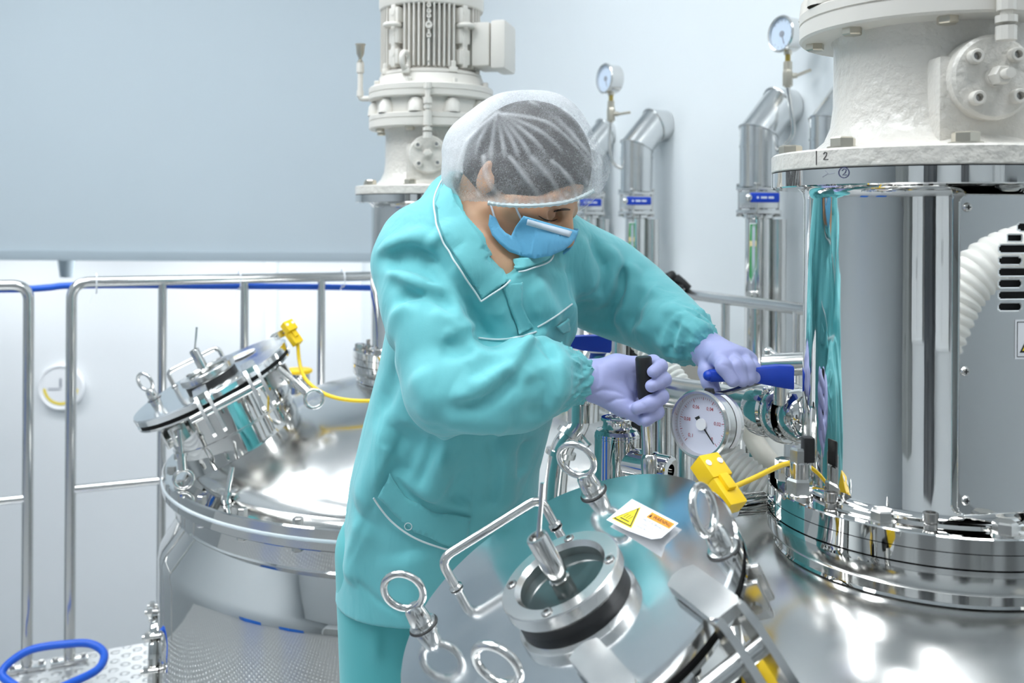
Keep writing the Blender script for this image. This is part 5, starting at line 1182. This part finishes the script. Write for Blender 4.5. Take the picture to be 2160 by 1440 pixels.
# sheets, seams and piping laid on the jacket
def decal(poly, off, th, name, m, parent, step=9.0, fld=None, curl=None):
    fld = fld or J
    bm = bmesh.new(); ring = []
    n = len(poly)
    for i in range(n):
        a, b_ = poly[i], poly[(i+1) % n]; k = max(1, int(math.dist(a, b_)/step))
        for j in range(k): ring.append((a[0]+(b_[0]-a[0])*j/k, a[1]+(b_[1]-a[1])*j/k))
    vs = [bm.verts.new((x, y, 0)) for x, y in ring]; es = [bm.edges.new((vs[i], vs[(i+1) % len(vs)])) for i in range(len(vs))]
    bmesh.ops.triangle_fill(bm, edges=es, use_beauty=True)
    for _ in range(3):
        long = [e for e in bm.edges if (e.verts[0].co-e.verts[1].co).length > step*1.6 and not e.is_boundary]
        if not long: break
        bmesh.ops.subdivide_edges(bm, edges=long, cuts=1); bmesh.ops.triangulate(bm, faces=bm.faces[:])
    bm.verts.ensure_lookup_table(); bm.verts.index_update()
    P2 = [(v.co.x, v.co.y) for v in bm.verts]; fc = [[v.index for v in f.verts] for f in bm.faces]; bm.free()
    H_ = []; 
    for x, y in P2:
        p, ok = fld.hit(x, y); g = fld.grad(p); H_.append(p + g*(off + (curl(x, y) if curl else 0)))
    for _ in range(2):      # relax depth jumps a little
        nb = [[] for _ in H_]
        for f in fc:
            for i in range(len(f)): nb[f[i]].append(f[i-1]); nb[f[i-1]].append(f[i])
        H_ = [h if not b_ else h*0.5 + sum((H_[j] for j in b_), Vector())*(0.5/len(b_)) for h, b_ in zip(H_, nb)]
    mb = MB(); mb.add(H_, fc); o = mb.build(name, m, parent, 60)
    s = o.modifiers.new('thick', 'SOLIDIFY'); s.thickness = th; s.offset = 0
    return o
def strip(px, r, name, m, parent, off=0.001, fld=None, n=6):
    fld = fld or J; c = bez([Vector((x, y, 0)) for x, y in px], n); pts = []
    for q in c:
        p, ok = fld.hit(q.x, q.y); pts.append(p + fld.grad(p)*off)
    for _ in range(2): pts = [pts[0]]+[(pts[i-1]+pts[i]*2+pts[i+1])/4 for i in range(1, len(pts)-1)]+[pts[-1]]
    mb = MB(); mb.tube(pts, r, 8); return mb.build(name, m, parent)
collar = decal([(946, 366), (926, 405), (917, 435), (922, 470), (932, 500), (950, 532), (975, 572), (1013, 632), (1073, 596), (1058, 560), (1030, 520), (1000, 478), (972, 436), (958, 402), (952, 380)], 0.005, 0.004, 'collar', 'jacket_cloth', worker)
strip([(944, 372), (925, 408), (917, 436), (922, 470), (932, 500), (950, 532), (975, 572), (1013, 632)], 0.0014, 'collar_piping', 'piping_white', collar, 0.007)
strip([(1013, 632), (1042, 616), (1073, 596)], 0.0014, 'collar_piping', 'piping_white', collar, 0.007)
lap = decal([(1086, 548), (1120, 541), (1157, 531), (1161, 538), (1158, 548), (1148, 556), (1120, 566), (1092, 576), (1086, 572)], 0.006, 0.004, 'collar', 'jacket_cloth', worker, 7)
strip([(1092, 577), (1120, 567), (1148, 557), (1158, 548), (1161, 538), (1157, 531)], 0.0013, 'collar_piping', 'piping_white', lap, 0.007)
strip([(1008, 713), (1040, 716), (1080, 714), (1110, 708), (1132, 700)], 0.0015, 'chest_piping', 'piping_white', jk)
strip([(1134, 690), (1155, 677), (1175, 664), (1206, 641)], 0.0015, 'chest_piping', 'piping_white', jk)
pk = decal([(820, 988), (860, 1038), (920, 1071), (998, 1084), (992, 1120), (985, 1160), (955, 1158), (930, 1152), (870, 1128), (825, 1090), (790, 1048)], 0.0022, 0.003, 'side_pocket', 'jacket_cloth', worker, 12)
strip([(788, 1047), (822, 1092), (870, 1130), (930, 1154), (956, 1158)], 0.0015, 'pocket_piping', 'piping_white', pk, 0.004)
decal([(1166, 686), (1182, 675), (1198, 664), (1203, 698), (1192, 704), (1180, 708)], 0.0035, 0.003, 'pocket_flap', 'jacket_cloth', worker, 7)
decal([(1052, 598), (1104, 590), (1106, 640), (1130, 692), (1092, 712), (1070, 660)], 0.002, 0.0025, 'placket', 'jacket_cloth', worker, 9)
p_, _ok = J.hit(862, 1108); mb = MB(); mb.torus(frame(p_+J.grad(p_)*0.004, J.grad(p_)), 0.0055, 0.0007, 24, 6); mb.build('snap_button', 'piping_white', pk)

# trousers and shoes
T_ = Field((-0.42, 1.40, 0.04), (0.16, 1.95, 0.90), 0.006)
for (hx, hy), (kx, ky), (fx, fy) in (((-0.190, 1.590), (-0.190, 1.590), (-0.230, 1.640)), ((-0.128, 1.728), (-0.135, 1.745), (-0.165, 1.800))):
    T_.chain([(Vector((hx, hy, 0.82)), 0.098), (Vector((kx, ky, 0.46)), 0.082), (Vector((fx, fy, 0.10)), 0.072)], 0.02)
T_.fold([(790, 1300), (800, 1400)], 0.012, 0.006); T_.fold([(815, 1300), (812, 1400)], 0.010, -0.006)
T_.mesh('trousers', 'trouser_cloth', worker, 1)
TOE = Vector((0.30, -0.95, 0)).normalized()
for (x, y) in ((-0.230, 1.640), (-0.165, 1.800)):
    f = Field((x-0.2, y-0.25, -0.02), (x+0.35, y+0.2, 0.16), 0.006)
    f.chain([(Vector((x, y, 0.07)), 0.05), (Vector((x, y, 0.045)), 0.045), (Vector((x, y, 0.04))+TOE*0.15, 0.038)], 0.02); f.v = np.maximum(f.v, 0.002-f.ax[2][None, None, :])
    f.mesh('shoe', 'shoe_white', worker, 1)

# head: local frame f (forward), r (worker's right, towards the camera), u (up)
HF = Vector((0.83, -0.39, -0.39)).normalized(); HU = Vector((0.42, 0, 0.905)); HU = (HU-HF*HU.dot(HF)).normalized(); HR = HF.cross(HU)
HC = P(1099, 389, 1.56)
MH = Matrix((HF, HR, HU)).transposed().to_4x4(); MH.translation = HC
hl = lambda f, r, u: MH @ Vector((f, r, u))
Bd = Field((-0.30, 1.30, 1.06), (0.24, 1.85, 1.60), 0.0026)
def face(f, grow=0.0):
    E = lambda c, r, k=0.02: f.ellipsoid(MH @ Matrix.Translation(c), tuple(q+grow for q in r), k)
    E((0.0, 0, 0.032), (0.097, 0.076, 0.098)); E((0.034, 0, -0.042), (0.062, 0.061, 0.078), 0.025)
    f.capsule(hl(0.075, -0.012, -0.098), hl(0.075, 0.012, -0.098), 0.022+grow, 0.022+grow, 0.02)
    for s in (-1, 1):
        f.capsule(hl(0.062, s*0.042, -0.030), hl(0.030, s*0.056, -0.040), 0.026+grow, 0.022+grow, 0.015)      # cheek
        f.capsule(hl(-0.004, s*0.058, -0.060), hl(0.055, s*0.034, -0.098), 0.018+grow, 0.018+grow, 0.02)      # jaw
    f.capsule(hl(0.092, 0, -0.010), hl(0.112, 0, -0.050), 0.009+grow, 0.0125+grow, 0.010)      # nose
    for s in (-1, 1): f.capsule(hl(0.103, s*0.010, -0.053), hl(0.097, s*0.012, -0.054), 0.008+grow, 0.008+grow, 0.006)
    f.capsule(hl(0.079, -0.040, -0.003), hl(0.079, 0.040, -0.003), 0.014+grow, 0.014+grow, 0.012)      # brow ridge
face(Bd)
for s in (-1, 1):
    Bd.ellipsoid(MH @ Matrix.Translation((0.086, s*0.031, -0.024)), (0.014, 0.020, 0.011), 0.006, 'c')      # eye socket
    Bd.ellipsoid(MH @ Matrix.Translation((0.075, s*0.031, -0.024)), (0.0125, 0.0150, 0.011), 0.005)      # closed lid
    # ear
    Bd.ellipsoid(MH @ Matrix.Translation((-0.022, s*0.077, -0.012)) @ Matrix.Rotation(R(-s*18), 4, 'Z'), (0.017, 0.008, 0.030), 0.005)
    Bd.ellipsoid(MH @ Matrix.Translation((-0.019, s*0.086, -0.010)), (0.009, 0.005, 0.017), 0.004, 'c')
Bd.chain([(hl(-0.035, 0, -0.03), 0.060), (hl(-0.035, 0.004, -0.10), 0.055), (P(1005, 505, 1.57), 0.062), (P(1000, 560, 1.57), 0.085)], 0.022)
Bd.capsule(P(1040, 545, 1.53), P(1075, 610, 1.53), 0.040, 0.055, 0.03)
torso(Bd, 0.022, 1.08, 1.40, 0.02)
Bd.chain([(p, r*0.66) for p, r in arm_r[:5]], 0.02); Bd.chain([(p, r*0.66) for p, r in arm_l[:3]], 0.02)
Bd.crease([hl(0.089, 0.046, -0.022), hl(0.0905, 0.036, -0.030), hl(0.0905, 0.022, -0.030)], 0.0030, -0.0028)      # lid crease
body = Bd.mesh('body', 'skin', worker, 1)
# eyebrow and lashes
def facepath(pts, r, name, m, off=0.0015):
    out = []
    for q in pts:
        p = hl(*q)
        for _ in range(6): p = p - Bd.grad(p)*float(Bd.sample(np.array([tuple(p)]))[0])
        out.append(p + Bd.grad(p)*off)
    mb = MB(); c = bez(out, 5); n = len(c); mb.tube(c, r, 8, rad=[r*(0.35+0.65*math.sin(math.pi*(0.12+0.86*i/(n-1)))) for i in range(n)]); return mb.build(name, m, worker)
for nm_, px_, r_ in (('eyebrow', [(1168, 446), (1180, 442), (1192, 441), (1202, 442)], 0.0022), ('eyelash', [(1136, 455), (1150, 463), (1164, 466), (1176, 462)], 0.0011)):
    c = bez([Vector((x, y, 0)) for x, y in px_], 5); pts = []
    for q in c:
        p, ok = Bd.hit(q.x, q.y, 1.3, 1.8); pts.append(p + Bd.grad(p)*0.0003)
    n_ = len(pts); rad_ = [r_*(0.3+0.7*math.sin(math.pi*(0.08+0.86*i_/(n_-1)))) for i_ in range(n_)]
    mb = MB(); mb.tube(pts, r_, 8, rad=rad_); mb.build(nm_, 'brow_hair', worker)
# hair under the cap
Hf = Field(tuple(HC-Vector((0.17,)*3)), tuple(HC+Vector((0.17,)*3)), 0.0032)
Hf.ellipsoid(MH @ Matrix.Translation((-0.004, 0, 0.030)), (0.106, 0.0865, 0.109), 0.01)
sl, X, Y, Z = Hf.block(Hf.lo, Hf.lo+Hf.h*Hf.n); dX, dY, dZ = X-HC.x, Y-HC.y, Z-HC.z
lf = dX*HF.x+dY*HF.y+dZ*HF.z; lu = dX*HU.x+dY*HU.y+dZ*HU.z; lr = dX*HR.x+dY*HR.y+dZ*HR.z
cutp = np.maximum(0.040+0.55*np.clip(lf-0.02, 0, 1)-lu, np.where(lf < 0.0, -0.030-lu-0.2*lf, -1) )
cutp = np.where(lf < -0.005, -0.045-lu, -0.026+1.35*np.clip(lf-0.048, 0, 1)-lu)
Hf.v = np.maximum(Hf.v, cutp.astype(np.float32))
Hf.mesh('hair', 'hair', worker, 1)
# face mask: shell over the nose and chin, trimmed to the mask outline in the side plane of the head
Mk = Field(tuple(hl(0.05, 0, -0.05)-Vector((0.12,)*3)), tuple(hl(0.05, 0, -0.05)+Vector((0.12,)*3)), 0.0021)
face(Mk, 0.007)
Mk.capsule(hl(0.112, 0, -0.030), hl(0.092, 0, -0.098), 0.020, 0.030, 0.03); Mk.capsule(hl(0.10, -0.02, -0.06), hl(0.10, 0.02, -0.06), 0.022, 0.022, 0.03)
MF = Field(tuple(Mk.lo), tuple(Mk.lo+Mk.h*(Mk.n-1)), Mk.h); MF.n = Mk.n.copy(); MF.ax = Mk.ax; MF.v = Mk.v.copy()
MF.capsule(hl(0.085, 0.02, -0.07), hl(0.085, -0.02, -0.07), 0.034, 0.034, 0.02)
sl = MF.block(Bd.lo, Bd.lo+Bd.h*Bd.n)
# skin of jaw and neck also carries the loose back edge of the mask
gi = [np.clip(np.round((MF.ax[k]-Bd.lo[k])/Bd.h).astype(int), 0, Bd.n[k]-1) for k in range(3)]
MF.v = np.minimum(MF.v, Bd.v[np.ix_(*gi)]-0.004)
OUT = [(1104, 455), (1150, 468), (1219, 487), (1216, 499), (1205, 514), (1190, 527), (1162, 539), (1128, 545), (1100, 540), (1074, 531), (1054, 514), (1038, 496), (1030, 474), (1033, 452), (1046, 459), (1055, 478), (1066, 490), (1078, 497), (1087, 479)]
def seen(x, y): return MF.hit(x, y, 1.3, 1.75)
_h = J.hit
def sheet(poly, step=7.0):
    bm = bmesh.new(); ring = []; n = len(poly)
    for i in range(n):
        a, b_ = poly[i], poly[(i+1) % n]; k = max(1, int(math.dist(a, b_)/step))
        for j in range(k): ring.append((a[0]+(b_[0]-a[0])*j/k, a[1]+(b_[1]-a[1])*j/k))
    vs = [bm.verts.new((x, y, 0)) for x, y in ring]; es = [bm.edges.new((vs[i], vs[(i+1) % len(vs)])) for i in range(len(vs))]
    bmesh.ops.triangle_fill(bm, edges=es, use_beauty=True)
    for _ in range(4):
        lg = [e for e in bm.edges if (e.verts[0].co-e.verts[1].co).length > step*1.6 and not e.is_boundary]
        if not lg: break
        bmesh.ops.subdivide_edges(bm, edges=lg, cuts=1); bmesh.ops.triangulate(bm, faces=bm.faces[:])
    bm.verts.index_update(); P2 = [(v.co.x, v.co.y) for v in bm.verts]; fc = [[v.index for v in f.verts] for f in bm.faces]; bd = [v.is_boundary for v in bm.verts]; bm.free()
    return P2, fc, bd
P2, fc, bd = sheet(OUT)
H_ = []
for x, y in P2:
    p, ok = seen(x, y); H_.append(p + MF.grad(p)*0.003)
nb = [set() for _ in H_]
for f in fc:
    for i in range(len(f)): nb[f[i]].add(f[i-1]); nb[f[i-1]].add(f[i])
for _ in range(5): H_ = [h*0.5 + sum((H_[j] for j in b_), Vector())*(0.5/len(b_)) if b_ else h for h, b_ in zip(H_, nb)]
# keep the drawn outline: push the relaxed points back onto their sight lines
H_ = [CAM + ray(x, y)*h.y for (x, y), h in zip(P2, H_)]
mb = MB(); mb.add(H_, fc)
Mi = MH @ Matrix.Translation((-0.016, 0, 0.004)) @ Matrix.Diagonal((1, -0.8, 1, 1)) @ MH.inverted(); mb.add([Mi @ p for p in H_], [f[::-1] for f in fc])
mask = mb.build('face_mask', 'mask_blue', worker, 80, recalc=False); s_ = mask.modifiers.new('thick', 'SOLIDIFY'); s_.thickness = 0.002; s_.offset = 0
def mstrip(a, b_, n, w, name, m):
    mb = MB(); rows = []
    for i in range(n+1):
        t = i/n; row = []
        for k in (0, 1):
            q0 = Vector(a[0]).lerp(Vector(a[1]), t) if k == 0 else Vector(b_[0]).lerp(Vector(b_[1]), t)
            k_ = min(range(len(P2)), key=lambda i_: (P2[i_][0]-q0.x)**2+(P2[i_][1]-q0.y)**2); row.append(CAM + ray(q0.x, q0.y)*(H_[k_].y-0.0022))
        rows.append(row)
    vs = [p for r_ in rows for p in r_]; mb.add(vs, [(2*i, 2*i+1, 2*i+3, 2*i+2) for i in range(n)]); o = mb.build(name, m, mask, 60)
    s = o.modifiers.new('thick', 'SOLIDIFY'); s.thickness = 0.0006
mstrip(((1113, 462), (1207, 488)), ((1110, 474), (1201, 500)), 14, 0.01, 'nose_strip', 'mask_white')
for px in ([(1033, 426), (1039, 442), (1045, 461)], [(1085, 428), (1093, 446), (1102, 462)]):
    pts = []
    for x, y in px:
        p, ok = Bd.hit(x, y, 1.3, 1.7); pts.append(p + Bd.grad(p)*0.004)
    mb = MB(); mb.tube(bez(pts, 5), 0.0016, 8); mb.build('ear_loop', 'mask_white', mask)
# bouffant cap
Cp = Field(tuple(HC-Vector((0.22, 0.17, 0.16))), tuple(HC+Vector((0.20, 0.17, 0.20))), 0.0028)
Cp.ellipsoid(MH @ Matrix.Translation((-0.002, 0, 0.040)), (0.117, 0.094, 0.108), 0.02)
cpt = lambda x, y, Y: P(x, y, Y)
Cp.capsule(cpt(1010, 320, 1.56), cpt(1010, 375, 1.56), 0.060, 0.048, 0.035)      # loose pouch at the back
Cp.capsule(cpt(1075, 270, 1.55), cpt(1150, 268, 1.55), 0.052, 0.050, 0.035)
Cp.capsule(cpt(1225, 345, 1.53), cpt(1262, 350, 1.53), 0.022, 0.010, 0.03)
Cp.chain([(cpt(1000, 378, 1.535), 0.050), (cpt(1060, 388, 1.515), 0.047), (cpt(1130, 388, 1.51), 0.047), (cpt(1195, 376, 1.515), 0.040), (cpt(1225, 362, 1.53), 0.036)], 0.03)
STR = []
def cf(px, w, h):
    pts = [Cp.hit(x, y, 1.3, 1.8)[0] for x, y in px]; Cp.crease(pts, w, h)
    if h > 0: STR.append(bez(pts, 34))
random.seed(5)
for (a, b_, c_) in (((1050, 238), (1064, 320), (1090, 425)), ((1050, 238), (1088, 315), (1125, 425)), ((1050, 238), (1108, 310), (1160, 420)), ((1052, 238), (1130, 300), (1195, 410)), ((1055, 240), (1150, 285), (1238, 385)), ((1060, 240), (1160, 262), (1255, 355)), ((1120, 215), (1200, 275), (1258, 350)), ((1048, 240), (1036, 320), (1048, 420)), ((1045, 240), (1008, 310), (1010, 410)), ((1190, 232), (1240, 295), (1268, 342)), ((1040, 245), (985, 300), (965, 370)), ((1075, 330), (1110, 375), (1145, 425)), ((1120, 330), (1160, 375), (1185, 420)), ((1165, 340), (1200, 375), (1215, 412)), ((1020, 330), (1030, 380), (1065, 425))):
    cf([a, b_, c_], 0.0046, 0.0042)
for s_ in ([(1060, 255), (1080, 330), (1100, 400)], [(1080, 270), (1120, 340), (1140, 400)], [(1100, 262), (1170, 320), (1205, 385)], [(1150, 240), (1215, 300), (1245, 350)], [(1040, 270), (1040, 330), (1055, 400)]):
    cf(s_, 0.006, -0.0035)
cap = Cp.mesh('hair_cap', 'cap_film', worker, 1)
# open the cap below its elastic band; the band runs along these pixels
band = [(1030, 427), (1060, 431), (1100, 433), (1140, 432), (1190, 426), (1225, 415), (1250, 402)]
bw = [Cp.hit(x, y, 1.3, 1.8)[0] for x, y in band]; bl = [MH.inverted() @ p for p in bw]
lff = np.array([p.x for p in bl]); luu = np.array([p.z for p in bl]); o_ = np.argsort(lff); lff, luu = lff[o_], luu[o_]
STN = np.array([tuple(p) for q in STR for p in q], np.float32)
bm = bmesh.new(); bm.from_mesh(cap.data); inv = MH.inverted(); offc = OFF[worker.name]; lay = bm.verts.layers.float.new('gather')
kill = []
for v_ in bm.verts:
    q = inv @ (v_.co + offc)
    lim = float(np.interp(q.x, lff, luu)) if q.x > lff[0] else luu[0] - 0.35*(lff[0]-q.x)
    dlt = q.z-lim
    if dlt < 0 and q.x > -0.13: kill.append(v_)
    v_[lay] = max(0.0, 0.42*math.exp(-max(dlt, 0)/0.010)) + (0.55 if q.x < -0.085 else 0.55*max(0, min(1, (-0.045-q.x)/0.04))) + max(0, 0.35*min(1, (q.z-0.12)/0.03)) + 0.42*math.exp(-float(((STN-np.array(tuple(v_.co+offc), np.float32))**2).sum(1).min())/0.0035**2)
bmesh.ops.delete(bm, geom=kill, context='VERTS'); bm.to_mesh(cap.data); bm.free(); cap.data.update()
mb = MB(); pts = [p + Cp.grad(p)*0.001 for p in bw]; pts = bez(pts, 10)
mb.tube(pts, 0.0035, 8, rad=[0.0034+0.0007*math.sin(i*1.9) for i in range(len(pts))]); mb.build('elastic_band', 'piping_white', cap)

# gloves
def hand(pal, fingers, thumb, wrist, name, folds=()):
    allp = [p for c in pal+fingers+[thumb] for p, r in c]; lo = [min(p[i] for p in allp)-0.045 for i in range(3)]; hi = [max(p[i] for p in allp)+0.045 for i in range(3)]
    f = Field(lo, hi, 0.0014)
    for c in pal: f.chain(c, 0.016, pad=0.02)
    f.chain(wrist, 0.016, pad=0.02)
    for c in fingers:
        g = Field(lo, hi, 0.0014); g.chain(c, 0.006, pad=0.015); f.union((slice(None),)*3, g.v, 0.0028)
    g = Field(lo, hi, 0.0014); g.chain(thumb, 0.008, pad=0.015); f.union((slice(None),)*3, g.v, 0.005)
    for px, w, h in folds: f.fold(px, w, h)
    return f.mesh(name, 'glove_nitrile', worker, 1)
Q = lambda x, y, Y, r: (P(x, y, Y), r)
hand([[Q(1248, 783, 1.432, 0.014), Q(1300, 772, 1.434, 0.015), Q(1340, 768, 1.436, 0.0125)], [Q(1248, 797, 1.432, 0.017), Q(1335, 790, 1.437, 0.0145)], [Q(1248, 810, 1.430, 0.017), Q(1328, 815, 1.436, 0.0150)], [Q(1255, 822, 1.428, 0.016), Q(1320, 842, 1.432, 0.0150)], [Q(1262, 820, 1.424, 0.016), Q(1300, 846, 1.420, 0.0165)]],
     [[Q(1335, 770, 1.437, 0.0115), Q(1378, 764, 1.434, 0.0105), Q(1393, 772, 1.410, 0.0098), Q(1377, 784, 1.392, 0.0085)],
      [Q(1335, 795, 1.438, 0.0120), Q(1385, 790, 1.434, 0.0112), Q(1400, 800, 1.408, 0.0105), Q(1374, 814, 1.391, 0.0092)],
      [Q(1330, 822, 1.438, 0.0120), Q(1382, 822, 1.432, 0.0115), Q(1394, 836, 1.406, 0.0110), Q(1372, 850, 1.394, 0.0105), Q(1345, 860, 1.394, 0.0096)],
      [Q(1322, 846, 1.434, 0.0115), Q(1374, 854, 1.428, 0.0110), Q(1385, 868, 1.404, 0.0104), Q(1362, 886, 1.396, 0.0096)]],
     [Q(1275, 832, 1.424, 0.0150), Q(1312, 858, 1.416, 0.0130), Q(1336, 868, 1.412, 0.0110), Q(1352, 884, 1.410, 0.0095)], [Q(1215, 797, 1.430, 0.0275), Q(1250, 798, 1.431, 0.0235)], 'glove',
     [([(1262, 770), (1265, 800), (1258, 820)], 0.0025, -0.0014), ([(1240, 832), (1270, 822), (1300, 825), (1322, 836)], 0.003, -0.0022), ([(1322, 790), (1330, 820), (1342, 838)], 0.003, -0.0018), ([(1275, 852), (1300, 842), (1325, 840)], 0.003, -0.0020), ([(1250, 768), (1258, 790)], 0.002, 0.0010), ([(1352, 848), (1362, 858)], 0.002, -0.0010)])
hand([[Q(1492, 745, 1.545, 0.020), Q(1522, 757, 1.487, 0.0155)], [Q(1494, 742, 1.548, 0.021), Q(1546, 750, 1.492, 0.0150)], [Q(1496, 740, 1.552, 0.021), Q(1566, 752, 1.502, 0.0145)], [Q(1498, 742, 1.555, 0.020), Q(1580, 760, 1.515, 0.0135)]],
     [[Q(1518, 758, 1.487, 0.0130), Q(1527, 774, 1.456, 0.0118), Q(1546, 803, 1.448, 0.0100)], [Q(1545, 752, 1.492, 0.0128), Q(1556, 773, 1.459, 0.0116), Q(1566, 803, 1.452, 0.0098)],
      [Q(1566, 753, 1.502, 0.0125), Q(1577, 774, 1.466, 0.0112), Q(1581, 800, 1.458, 0.0095)], [Q(1580, 760, 1.515, 0.0118), Q(1590, 777, 1.482, 0.0104), Q(1592, 796, 1.470, 0.0090)]],
     [Q(1496, 755, 1.530, 0.0180), Q(1492, 785, 1.512, 0.0135), Q(1497, 806, 1.500, 0.0118), Q(1508, 824, 1.490, 0.0098)], [Q(1478, 722, 1.560, 0.0250), Q(1498, 740, 1.547, 0.0235)], 'glove',
     [([(1540, 742), (1560, 755), (1570, 770)], 0.0025, -0.0014), ([(1520, 768), (1535, 772), (1545, 782)], 0.0025, -0.0014), ([(1500, 745), (1490, 765)], 0.0025, -0.0012), ([(1552, 740), (1575, 752), (1585, 768)], 0.0025, -0.0014)])
